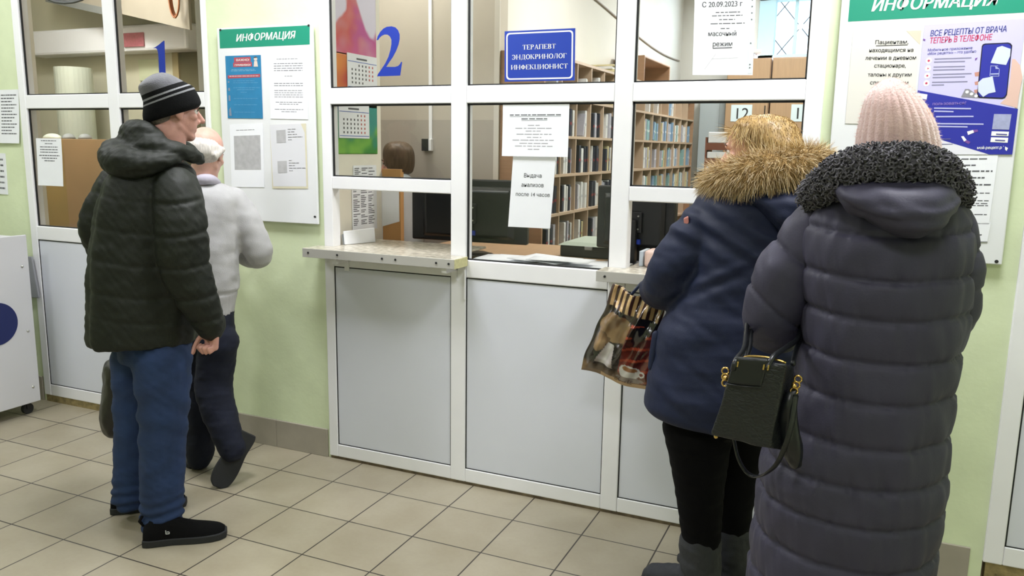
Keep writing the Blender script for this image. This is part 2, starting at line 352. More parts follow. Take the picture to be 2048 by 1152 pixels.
# ---- monitors seen from behind
def monitor(label, x, y, zb, zt, wd, rz, glossy):
    t = thing('computer_monitor', label, 'monitor', (x, y, .995)); m = black if glossy else blackm
    def lp(b, name, mm, par=None, bev=.004):
        o = b.build(name, mm, bevel=bev); o.parent = par or t; return o
    h = zt-zb; z0 = zb-.995
    sh = lp(MB().box((-wd/2, 0, z0), (wd/2, .035, z0+h)), 'back_shell', m, bev=.008)
    b = MB(); b.hexa([(-wd*.36, -.022, z0+h*.12), (wd*.36, -.022, z0+h*.12), (wd*.40, 0, z0+h*.06), (-wd*.40, 0, z0+h*.06), (-wd*.36, -.022, z0+h*.82), (wd*.36, -.022, z0+h*.82), (wd*.40, 0, z0+h*.9), (-wd*.40, 0, z0+h*.9)]); lp(b, 'back_bulge', m, sh, .006)
    lp(MB().box((-.055, -.034, z0+h*.3), (.055, -.022, z0+h*.62)), 'mount_plate', m, sh, .003)
    for dx in (-.04, .04):
        for dz in (.36, .56):
            s = MB(); s.tube([(dx, -.037, z0+h*dz), (dx, -.034, z0+h*dz)], .004, 8); lp(s, 'screw', metal, sh, 0)
    lp(MB().box((-wd/2+.01, .035, z0+.012), (wd/2-.01, .037, z0+h-.012)), 'screen', mat('dark_screen', '#0a0c10', .15), bev=0)
    lp(MB().box((-.035, -.05, .015), (.035, -.022, z0+h*.5)), 'neck', m, bev=.006)
    b = MB(); b.sphere((0, -.02, .0), .15, 24, 8, sq=(1, .62, .13)); 
    b.v = [(p[0], p[1], max(p[2], .001)) for p in b.v]; lp(b, 'foot', m, bev=0)
    lp(MB().box((.02, -.034, z0+h*.12), (.05, -.018, z0+h*.2)), 'video_plug', mat('blue_plug', '#1d3aa8', .5), bev=.003)
    t.rotation_euler.z = rz; return t
monitor('black monitor seen from behind, split by the post between the first two windows', -.235, .46, 1.052, 1.362, .62, .06, True)
monitor('black monitor seen from behind, split by the post left of the navy parka', .60, .48, 1.06, 1.35, .40, -.25, False)
# label on the second monitor
# ---- printer
t = thing('printer', 'dark grey printer with a pale green top standing on the office desk', 'printer', (.42, .76, .995))
put(MB().box((.2, .60, .996), (.62, .94, 1.05)).build('body', blackm, bevel=.006), t)
put(MB().hexa([(.19, .59, 1.051), (.63, .59, 1.051), (.63, .95, 1.051), (.19, .95, 1.051), (.22, .62, 1.066), (.6, .62, 1.066), (.6, .92, 1.066), (.22, .92, 1.066)]).build('lid', mat('grey_green_plastic', '#a9b3a4', .5), bevel=.003), t)
put(MB().box((.33, .585, 1.035), (.37, .60, 1.052)).build('latch', grey_pl, bevel=.003), t)
# ---- things round the left counter
RX = -.728
struct(MB().box((-.80, WT+.001, 0), (RX, .45, CEIL)).box((-.757, .0605, 0), (RX, WT+.001, CEIL)).build('wall_office_return', cream))
def plane_yz(name, m, y0, y1, z0, z1, x, th, parent=None):
    o = MB().box((x, y0, z0), (x+th, y1, z1)).build(name, m)
    if parent: put(o, parent)
    return o
def paint(name, nx, nz, w, h, fn, frame, parent=None, curve=None, rough=.5, th=.001, layer='print'):
    """a sheet whose printed picture is a colour per vertex; frame=(top-left, right, down) unit vectors"""
    org, r, d = [V(q) for q in frame]; nn = r.cross(-d); vs_ = []; cl = []
    for j in range(nz+1):
        for i in range(nx+1):
            s, t_ = i/nx, j/nz; off = curve(s, t_) if curve else 0
            vs_.append(org+r*(s*w)+d*(t_*h)+nn*(off+th)); cl.append(fn(s, t_))
    fs = [(j*(nx+1)+i, (j+1)*(nx+1)+i, (j+1)*(nx+1)+i+1, j*(nx+1)+i+1) for j in range(nz) for i in range(nx)]
    me = bpy.data.meshes.new(name); me.from_pydata(vs_, [], fs)
    a = me.color_attributes.new(layer, 'FLOAT_COLOR', 'POINT'); a.data.foreach_set('color', [c for q in cl for c in q])
    me.materials.append(mat('printed_'+layer+str(rough), '#ffffff', rough, attr=layer)); me.polygons.foreach_set('use_smooth', [True]*len(fs))
    o = bpy.data.objects.new(name, me); C.objects.link(o)
    s = o.modifiers.new('thick', 'SOLIDIFY'); s.thickness = th; s.offset = -1
    if parent: put(o, parent)
    return o
def mixc(a, b, t): t = max(0, min(1, t)); return tuple(x*(1-t)+y*t for x, y in zip(a, b))
def nz(x, y, s=1, o=0): return noise.noise(V((x*s+o, y*s-o, o*1.7)))
def sst(a, b, x): t = max(0, min(1, (x-a)/(b-a))); return t*t*(3-2*t)
# quarterly calendar on the return wall
ct = thing('wall_calendar', 'long wall calendar with colour-splash pictures beside the counter number 2', 'calendar', (RX, .25, 1.45))
fr = ((RX+.001, .075, 2.225), (0, 1, 0), (0, 0, -1))
W_, R_, PK, OR = hexc('#d9d3e4'), hexc('#c8402c'), hexc('#b8478f'), hexc('#e08a2e')
def splash(s, t_):
    n = nz(s, t_, 3, 3)+.5*nz(s, t_, 7, 1); g = .62-.62*math.exp(-((s-.42-.10*n)/.24)**2)+.20*n
    k = sst(g-.05, g+.07, t_)
    c = mixc(R_, PK, sst(.25, .75, s+.35*n)); c = mixc(c, hexc('#d05a8a'), sst(.6, 1, t_)*.6)
    return mixc(W_, c, k*(.75+.25*n+.2))
paint('picture_page', 40, 48, .34, .29, splash, fr, ct)
def splash2(s, t_):
    n = nz(s, t_, 3, 8); return mixc(mixc(OR, hexc('#b8372a'), .5+n), hexc('#4a5a9c'), sst(.75, 1, s+t_*.4+.3*n))
paint('picture_page', 24, 24, .34, .24, splash2, ((RX+.001, .075, 1.94), (0, 1, 0), (0, 0, -1)), ct)
def splash3(s, t_):
    n = nz(s, t_, 3, 5)+.5*nz(s, t_, 8, 2); c = mixc(hexc('#4b4a9a'), hexc('#2f8f86'), sst(.1, .4, t_+.3*n)); return mixc(c, mixc(hexc('#3d8a3d'), hexc('#7ab648'), .5+n), sst(.45, .75, t_+.3*n))
paint('picture_page', 30, 36, .34, .26, splash3, ((RX+.001, .075, 1.735), (0, 1, 0), (0, 0, -1)), ct)
def month(z1, y0, w_, h_, first, days):
    o = plane_yz('month_page', paper, y0, y0+w_, z1-h_, z1, RX+.003, .002, ct)
    for z in (z1-.035, z1-h_+.012):
        bl = MB().box((RX+.005, y0+.004, z-.003), (RX+.0056, y0+w_-.004, z)).build('blue_rule', mat('blue_print', '#3f62b5', .7)); bl.parent = o
    g = MB(); g2 = MB(); g.box((RX+.005, y0+w_*.3, z1-.026), (RX+.0056, y0+w_*.65, z1-.018))
    for d in range(days):
        c = (d+first) % 7; r = (d+first)//7; y = y0+w_*(.15+.115*c); z = z1-.052-r*.02
        (g2 if c > 4 else g).box((RX+.005, y-.004, z-.006), (RX+.0056, y+.005, z+.004))
    for q, m in ((g, ink), (g2, mat('red_print', '#c0605c', .7))):
        p = q.build('day_figures', m); p.parent = o
month(1.945, .165, .25, .165, 2, 30); month(1.71, .09, .25, .16, 4, 31)
# list below the calendar
def yz_sheet(name, label, y0, y1, z0, z1, x=RX, cols=2, seed=1, cat='notice', th=.002):
    o = plane_yz(name, paper, y0, y1, z0, z1, x+.0008, th); tag(o, label, cat); r = random.Random(seed); b = MB()
    cw = (y1-y0)*.9/cols
    for c in range(cols):
        z = z1-.012
        while z > z0+.03:
            l = cw*r.uniform(.4, .92); b.box((x+.0009+th, y0+.01+c*cw, z-.004), (x+.0012+th, y0+.01+c*cw+l, z)); z -= r.choice((.009, .009, .016))
    p = b.build('printed_text', ink); p.parent = o; return o
yz_sheet('notice_sheet', 'price list of small grey print pinned low beside the counter', .185, .40, 1.10, 1.335, cols=3, seed=4)
yz_sheet('notice_sheet', 'small list with a grey picture hanging right under the calendar', .2, .4, 1.345, 1.42, cols=3, seed=9)
t = thing('note_slips', 'stack of blank paper slips in a holder on the left counter', 'paper', (-.66, .12, 1.05))
put(MB().hexa([(-.695, .07, 1.051), (-.685, .07, 1.051), (-.63, .24, 1.051), (-.64, .24, 1.051), (-.70, .07, 1.115), (-.69, .07, 1.115), (-.635, .24, 1.12), (-.645, .24, 1.12)]).build('slips', paper, bevel=.002), t)
put(MB().hexa([(-.70, .068, 1.0505), (-.697, .068, 1.0505), (-.642, .245, 1.0505), (-.645, .245, 1.0505), (-.708, .068, 1.1), (-.705, .068, 1.1), (-.65, .245, 1.1), (-.653, .245, 1.1)]).build('holder', grey_pl), t)
# brown side cabinet with a sheet, next to the seated worker
t = thing('side_cabinet', 'brown board side of a cabinet beside the worker behind the left counter', 'cabinet', (-.66, .6, 0))
put(MB().box((-.727, .455, 0), (-.618, .475, 1.40)).build('side_panel', mat('brown_board', '#b98a55', .6, var=.05, scale=5), bevel=.001), t)
put(MB().box((-.727, .475, 0), (-.70, .62, 1.38)).build('carcass', MATS['brown_board']), t)
o = tag(MB().hexa([(-.726, .452, 1.105), (-.625, .452, 1.135), (-.625, .4545, 1.135), (-.726, .4545, 1.105), (-.726, .452, 1.36), (-.627, .452, 1.36), (-.627, .4545, 1.36), (-.726, .4545, 1.36)]).build('paper_sheet', paper), 'white sheet pinned on the brown cabinet side behind the left counter', 'paper')
t = thing('socket_box', 'black switch box on the grey wall under a white cable duct', 'switch', (-.845, GY, 1.5))
put(MB().box((-.87, GY-.04, 1.49), (-.83, GY-.0005, 1.56)).build('black_cover', blackm, bevel=.003), t)
put(MB().box((-.829, GY-.03, 1.49), (-.81, GY-.0005, 1.56)).build('white_base', pvc, bevel=.003), t)
tag(MB().box((-.835, GY-.012, 1.56), (-.815, GY-.0005, 3.08)).build('cable_duct', pvc), 'thin white cable duct running up the grey wall from the switch box', 'duct')
struct(MB().box((-1.2, GY-.004, 0), (-.384, GY-.0004, 1.67)).build('trim_5', mat('grey_dado', '#aba399', .85)))
struct(MB().box((-.415, GY-.012, 0), (-.383, GY-.0045, 3.09)).build('trim_6', mat('pale_corner_strip', '#cfc9bf', .7)))
# ---- the big file shelf
SX0, SX1, SY0, NC, CW = -.383, -.118, 1.165, 15, .27
LV = [.03, .46, .675, .90, 1.135, 1.365, 1.59, 1.815, 2.04]
t = thing('file_shelf', 'long wooden pigeonhole shelf full of patient files along the office wall', 'shelf', (-.25, 3.2, 0))
SY1 = SY0+NC*CW
put(MB().box((SX0, SY0-.02, 0), (SX1, SY0, 2.05)).build('end_panel', wood, bevel=.001), t); put(MB().box((SX0, SY1, 0), (SX1, SY1+.02, 2.05)).build('end_panel', wood, bevel=.001), t)
put(MB().box((SX0, SY0, .02), (SX0+.008, SY1, 2.05)).build('back_board', wood), t)
for z in LV:
    put(MB().box((SX0+.008, SY0, z-.016), (SX1-.001, SY1, z)).build('shelf_board', shelf_face if z > .1 else wood), t)
for c in range(1, NC):
    y = SY0+c*CW; b = MB()
    for a, e in zip(LV, LV[1:]): b.box((SX0+.008, y-.006, a+.0002), (SX1-.003, y+.006, e-.0162))
    put(b.build('divider', shelf_face), t)
# files in it, one mesh per colour, copied
def folder_mesh(name, cover, spine):
    b = MB(); b.box((-.19, -.5, 0), (0, .5, 1), 0); b.box((-.002, -.46, .04), (.0012, .46, .97), 1); b.box((-.002, -.47, .42), (.002, .47, .52), 2)
    o = b.build(name, [cover, cover, spine]); return o
FK = [('navy', '#1f2336', '#7a2a33', 'navy patient file with a red band'), ('white', '#d5d6d6', '#b9bcc0', 'white patient file'), ('teal', '#7fa5a6', '#b7c9c6', 'teal patient file'),
      ('grey', '#a9a9b4', '#c6c6cc', 'grey patient file'), ('blue', '#7f9cb8', '#c3ccd4', 'pale blue patient file'), ('cream', '#c9bf98', '#a89a70', 'cream patient file')]
protos = {}
for k, a, s, lb in FK:
    o = folder_mesh('patient_file', mat('file_'+k, a, .6, var=.08, scale=30), mat('file_spine_'+k, s, .6)); protos[k] = [o, lb, False]
rf = random.Random(11); cnt = 0
def add_file(k, y, z, th, h, lean):
    global cnt
    o, lb, used = protos[k]
    if used: o = o.copy(); C.objects.link(o)
    else: protos[k][2] = True
    o.location = (SX1-.012-rf.uniform(0, .02), y, z+.0005); o.scale = (1, th, h); o.rotation_euler = (lean, 0, 0)
    tag(o, lb+' standing in the pigeonhole shelf', 'file', k+' patient files in the pigeonhole shelf'); cnt += 1
for ri in range(3, 8):
    for c in range(NC):
        if c == 7: continue
        near = c < 6
        y = SY0+(c+1)*CW-.008; y0 = SY0+c*CW+.07
        n = rf.choice((5, 6, 5) if near and ri < 6 else ((3, 4, 2, 4) if near else (3, 4, 3, 2, 5)))
        if ri == 7: n = rf.choice((0, 1, 2))
        if not near and ri == 3: continue
        for q in range(n):
            th = rf.uniform(.02, .042) if near else rf.uniform(.024, .05); h = rf.uniform(.145, .172)
            if y-th < y0: break
            k = rf.choice(('navy', 'white', 'navy', 'white', 'navy', 'cream', 'grey')) if near else rf.choice(('teal', 'grey', 'blue', 'white', 'teal', 'grey', 'blue', 'cream'))
            if rf.random() < .4 and q == n-1 and y-th-.06 > y0: add_file(k, y-th/2-.052, LV[ri]+.006, th*.8, h*.9, -.22)
            else: add_file(k, y-th/2, LV[ri], th*.96, h, 0)
            y -= th+.002
# things lying on top of the shelf
def stack(label, y, z, n, sx=.2, sy=.3, seed=1):
    r = random.Random(seed)
    for i in range(n):
        h = r.uniform(.012, .03); k = r.choice(('file_teal', 'file_white', 'file_grey', 'file_cream'))
        o = MB().box((SX0+.02, y-sy/2, z), (SX0+.02+sx, y+sy/2, z+h), rz=r.uniform(-.12, .12)).build('file_pile' if False else 'paper_folder', MATS[k], bevel=.002)
        tag(o, label % (('lowest', 'second', 'third', 'topmost')[i if i < n-1 else 3]), 'folder', 'folders on top of the file shelf'); z += h+.0008
stack('%s folder of the pile lying on the file shelf beside the brown box', 2.75, 2.0406, 4)
stack('%s folder of the pile lying on the near end of the file shelf', 1.5, 2.0406, 3, seed=5)
t = thing('wooden_box', 'brown rounded wooden box standing on top of the file shelf', 'box', (-.25, 3.75, 2.0405))
put(MB().box((-.36, 3.25, 2.041), (-.12, 3.27, 2.235)).build('side', wood, bevel=.006), t); put(MB().box((-.36, 4.1, 2.041), (-.12, 4.12, 2.235)).build('side', wood, bevel=.006), t)
put(MB().box((-.36, 3.255, 2.22), (-.12, 4.115, 2.24)).build('top', wood, bevel=.006), t); put(MB().box((-.36, 3.27, 2.041), (-.35, 4.1, 2.22)).build('back', wood), t)
# ---- tall cabinets at the back
t = None
for i, (x0, x1, num, lb) in enumerate([(.19, .60, '12', 'left tall wooden cabinet beside the pale locker'), (.612, 1.05, '11', 'middle tall wooden cabinet'), (1.062, 1.5, None, 'right tall wooden cabinet without a number sheet')]):
    cb = thing('tall_cabinet', lb+' at the back of the office', 'cabinet', ((x0+x1)/2, 5.4, 0))
    put(MB().box((x0, 5.22, .0), (x1, 5.7, 2.40)).build('body', wood, bevel=.003), cb)
    dr = put(MB().box((x0+.006, 5.2, .06), (x1-.006, 5.2195, 2.39)).build('door', wood2, bevel=.002), cb)
    h = MB().tube([(x1-.03, 5.185, 1.72), (x1-.03, 5.185, 1.95)], .005, 8); put(h.build('handle', blackm), cb)
    if num:
        sx = x0+.06 if i == 0 else x0+.2
        sh = MB().box((sx, 5.196, 1.80), (sx+.20, 5.1995, 1.96)).build('number_sheet', mat('pale_blue_paper', '#d5e4ea', .7)); tag(sh, 'white number sheet on the %s tall cabinet at the back of the office' % ('left', 'middle')[i], 'sign')
        tx = text_mesh('printed_number', num, .15, ink2, ((sx+.10, 5.1955, 1.825), (1, 0, 0), (0, 0, 1)), bold=.002); tx.parent = sh
for j, (x, w_, h_) in enumerate([(.3, .26, .05), (.36, .22, .035)]):
    tag(MB().box((x-w_/2, 5.25, 2.4006+j*.052), (x+w_/2, 5.5, 2.4006+j*.052+h_), rz=.2*j).build('paper_stack', MATS['file_white' if j else 'file_grey'], bevel=.004), ('flat paper stack on top of the cabinet by the back window', 'smaller paper stack lying on the flat stack by the back window')[j], 'paper')
t = thing('metal_locker', 'pale grey metal locker between the file shelf and wooden cabinets', 'locker', (.03, 5.5, 0))
put(MB().box((-.1, 5.42, 0), (.178, 5.71, 2.1)).build('body', mat('pale_grey_metal', '#b4bfc4', .45), bevel=.003), t); put(MB().box((-.095, 5.405, .03), (.1, 5.4195, 2.08)).build('door', MATS['pale_grey_metal'], bevel=.002), t)
t = thing('paper_tray', 'red-brown letter tray with three levels of papers', 'tray', (.45, 3.55, 0))
rb = mat('red_brown_wood', '#7c4634', .5)
for x in (.335, .56): put(MB().box((x, 3.5, .0), (x+.012, 3.75, 1.62)).build('side_panel', rb), t)
for k, z in enumerate((1.28, 1.40, 1.52)):
    put(MB().box((.347, 3.5, z), (.56, 3.75, z+.055)).build('shelf', rb), t)
    tag(MB().box((.352, 3.502, z+.0556), (.555, 3.73, z+.0556+(.055, .05, .085)[k]), rz=.03*(k-1)).build('paper_stack', paper, bevel=.006), 'white papers on the %s level of the red-brown tray' % ('lowest', 'middle', 'top')[k], 'paper', 'papers in the red-brown tray')
b = MB(); pts = []
for k in range(15):
    s = k/14; pts.append((-.376, 2.3+3.3*s, 2.62-.18*s-.10*math.sin(s*3.1)*s))
tag(b.tube(pts, .008, 6).build('wall_cable', mat('beige_cable', '#9a8f86', .6)), 'thin drooping cable fixed along the white wall above the file shelf', 'cable')
# pink box on the right counter
t = thing('tissue_box', 'small pale pink box standing on the right counter beside the navy parka', 'box', (.82, .1, 1.05))
put(MB().box((.76, .06, 1.051), (.92, .17, 1.118)).build('box', mat('pale_pink_card', '#d9bdb2', .6, var=.06, scale=20), bevel=.012, segs=3), t)
tag(MB().box((.735, .08, 1.051), (.752, .19, 1.112)).build('card_stack', mat('pale_blue_card', '#c3cfdb', .6), bevel=.002), 'pale blue cards standing left of the pink box', 'paper')
# ---- the booth behind window 1, with hall reflections modelled as solids in it
t = thing('vertical_pipe', 'thick white boxed pipe standing behind the left window', 'pipe', (-4.2, 1.4, 0))
b = MB(); b.tube([(-4.0, 1.3, 0), (-4.0, 1.3, 2.06)], .13, 28); put(b.build('pipe', mat('pale_green_paint', '#cdd3c4', .5), smooth=False), t)
t = thing('low_cabinet', 'light brown wooden cabinet back standing behind the left window', 'cabinet', (-3.4, .8, 0))
put(MB().box((-3.9, .66, 0), (-3.33, .68, 1.53)).build('back_board', mat('yellow_board', '#a88a4f', .6, var=.08, scale=4), bevel=.002), t)
put(MB().box((-3.325, .65, 0), (-2.6, .68, 1.53)).build('back_board', mat('brown_board2', '#ad8a62', .6, var=.06, scale=4), bevel=.002), t)
put(MB().box((-3.9, .68, 1.50), (-2.6, 1.0, 1.53)).build('top', wood), t)
for k, x in enumerate((-3.62, -3.46, -3.3)):
    o = MB(); o.sphere((x, .8, 1.531), .06, 16, 10, sq=(1.3 if k == 0 else .6, .8, .6)); o.v = [(p[0], p[1], max(p[2], 1.531)) for p in o.v]
    tag(o.build('ceramic_bowl' if k == 0 else 'round_lid', MATS['pale_green_paint'] if k == 0 else grey_pl, smooth=True), ('white upturned bowl on the brown cabinet behind the left window', 'grey round lid in the middle on the brown cabinet behind the left window', 'grey round lid at the right on the brown cabinet behind the left window')[k], 'dish')
t = thing('reflected_air_conditioner', 'long white air conditioner box high behind the left window', 'air conditioner', (-3.5, 1.5, 2.2))  # reflection of a hall display and its housing, built as solids
put(MB().box((-4.7, 1.44, 2.18), (-3.0, 1.6195, 2.37)).build('body', pvc, bevel=.02), t)
d = put(MB().box((-3.6, 1.425, 2.21), (-3.4, 1.4395, 2.31)).build('reflected_display', mat('dull_red_display', '#a8616a', .5, var=.15, scale=60), bevel=.003), t)
tag(MB().box((-3.66, 1.60, 1.98), (-3.45, 1.6195, 2.14)).build('meter_box', mat('cream_plastic', '#c8ccab', .6), bevel=.004), 'small cream meter box on the wall behind the left window', 'box')
t = thing('reflected_board', 'large grey-beige board hanging askew at the top behind the left window', 'sign', (-3.2, 1.2, 2.9))  # mirror image of hall sign boards, modelled behind the glass
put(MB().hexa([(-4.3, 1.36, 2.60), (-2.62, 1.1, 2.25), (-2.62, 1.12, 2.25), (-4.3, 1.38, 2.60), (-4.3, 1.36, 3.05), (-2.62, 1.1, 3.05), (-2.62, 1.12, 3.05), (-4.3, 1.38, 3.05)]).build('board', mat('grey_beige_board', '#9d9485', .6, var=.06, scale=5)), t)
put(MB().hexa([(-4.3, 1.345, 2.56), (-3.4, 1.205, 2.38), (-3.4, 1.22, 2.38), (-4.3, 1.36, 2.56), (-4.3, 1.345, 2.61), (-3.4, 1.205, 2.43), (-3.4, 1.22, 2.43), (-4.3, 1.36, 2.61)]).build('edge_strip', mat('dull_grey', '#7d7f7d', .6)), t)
b = MB()  # both coils stand in for hall cables reflected in the panes
for k in range(3):
    pts = [(-2.69+.035*(1+.15*k)*math.sin(a)+.006*k, 1.06-.012*k, 2.47+.13*(1+.08*k)*math.cos(a)) for a in [i*2*math.pi/18+.3*k for i in range(17)]]; b.tube(pts, .006, 6)
tag(b.build('reflected_cable_coil', mat('orange_brown_cable', '#9a5a30', .5), smooth=True), 'orange-brown coil of cable hanging high behind the left window', 'cable')
b = MB()
for k in range(5):
    pts = [(-3.3+.17*(1+.1*k)*math.sin(a)+.02*k, .75-.015*k, 2.47+.06*(1+.1*k)*math.cos(a)) for a in [i*2*math.pi/18+.3*k for i in range(19)]]; b.tube(pts, .007, 6)
tag(b.build('reflected_cable_coil', blackm, smooth=True), 'black coil of cables hanging in the top left window', 'cable')
dr = MB(); dr.box((-3.30, 1.59, 0), (-3.24, 1.6195, 2.30)); dr.box((-2.6, 1.59, 0), (-2.54, 1.6195, 2.30)); dr.box((-3.30, 1.59, 2.24), (-2.54, 1.6195, 2.30))  # the hall doorway's reflection, given real shape inside the booth
o = struct(dr.build('reflected_door_1', mat('tan_door_frame', '#9c8d68', .6))); MB().box((-3.24, 1.605, 0), (-2.6, 1.6195, 2.24)).build('reflected_door_leaf', mat('olive_door', '#5d553c', .6, var=.1, scale=3), o)
# ---------------- notices, boards and stickers ----------------
board_m = mat('white_board_plastic', '#e6e8ea', .3, var=.01, scale=4)
green_m = mat('green_header', '#1d8f74', .4)
white_print = mat('white_print', '#f0f2f0', .7); blue_print2 = mat('sign_blue', '#2340a8', .35); dark_blue = mat('poster_blue', '#2a2f9e', .4); red_p = mat('poster_red', '#c2355c', .5)
sleeve = glass_mat('clear_plastic', (.97, .98, .98))
class Sheet:
    """a flat sheet on a wall plane; content is placed in fractions across (s) and down (t)"""
    def __init__(s, name, label, cat, TL, TR, BL, y, m=None, th=.0012, parent=None, curl=0):
        p0, p1, p2 = [P(*q, 1, y) if len(q) == 2 else V(q) for q in (TL, TR, BL)]
        s.o = p0; s.r = p1-p0; s.d = p2-p0; s.w = s.r.length; s.h = s.d.length; s.r.normalize(); s.d.normalize(); s.n = V((0, -1, 0)); s.th = th; s.lv = 0; s.curl = curl
        b = MB(); N = 10 if curl else 1; vs_ = []
        for k in (0, 1):
            for j in range(N+1):
                for i in (0, 1): vs_.append(s.pt(i, j/N, th*k))
        fs = []
        for j in range(N):
            a = j*2; c = 2*(N+1)+j*2; fs += [(a, a+1, a+3, a+2), (c+2, c+3, c+1, c), (a, a+2, c+2, c), (a+3, a+1, c+1, c+3)]
        e = 2*(N+1); fs += [(1, 0, e, e+1), (N*2, N*2+1, e+N*2+1, e+N*2)]
        b.add(vs_, fs); s.ob = b.build(name, m or paper)
        if parent: s.ob.parent = parent
        if label: tag(s.ob, label, cat)
    def pt(s, a, t, off=0): return s.o+s.r*(a*s.w)+s.d*(t*s.h)+s.n*(off+s.curl*t*t)
    def shape(s, name, polys, m, lv=1):
        b = MB(); o = s.th+.0004*lv
        for pl in polys: b.prism([s.pt(a, t, o-.0003) for a, t in pl], s.n*.0003)
        q = b.build(name, m); q.parent = s.ob; return q
    def lines(s, rows, m=None, name='printed_text', seed=1, lv=1):
        """rows: (t, s0, s1, height) -> word-like strokes of small illegible print"""
        r = random.Random(seed); b = MB()
        for t, a, e, hh in rows:
            x = a
            while x < e-.01:
                w_ = min(r.uniform(.04, .13), e-x); o = s.th+.0004*lv
                zz = hh/s.h
                b.prism([s.pt(x, t-zz/2, o-.0003), s.pt(x+w_, t-zz/2, o-.0003), s.pt(x+w_, t+zz/2, o-.0003), s.pt(x, t+zz/2, o-.0003)], s.n*.0003); x += w_+r.uniform(.012, .022)
        q = b.build(name, m or ink); q.parent = s.ob; return q
    def text(s, txt, a, t, size, m=None, width=None, bold=.0, shear=0, align='CENTER', name='printed_text', lv=1):
        q = text_mesh(name, txt, size, m or ink2, (s.pt(a, t, s.th+.0003*lv), s.r, -s.d), ex=.0003, bold=bold, shear=shear, width=width and width*s.w, align=align); q.parent = s.ob; return q
def para(t0, n, step, hh, seed, a=.1, e=.9, centre=True):
    r = random.Random(seed); out = []
    for k in range(n):
        l = r.uniform(.55, 1)*(e-a); s0 = (a+e)/2-l/2 if centre else a; out.append((t0+k*step, s0, s0+l, hh))
    return out
def circle(a, t, ra, rt, n=20, a0=0, a1=2*math.pi): return [(a+ra*math.cos(a0+(a1-a0)*k/n), t+rt*math.sin(a0+(a1-a0)*k/n)) for k in range(n)]
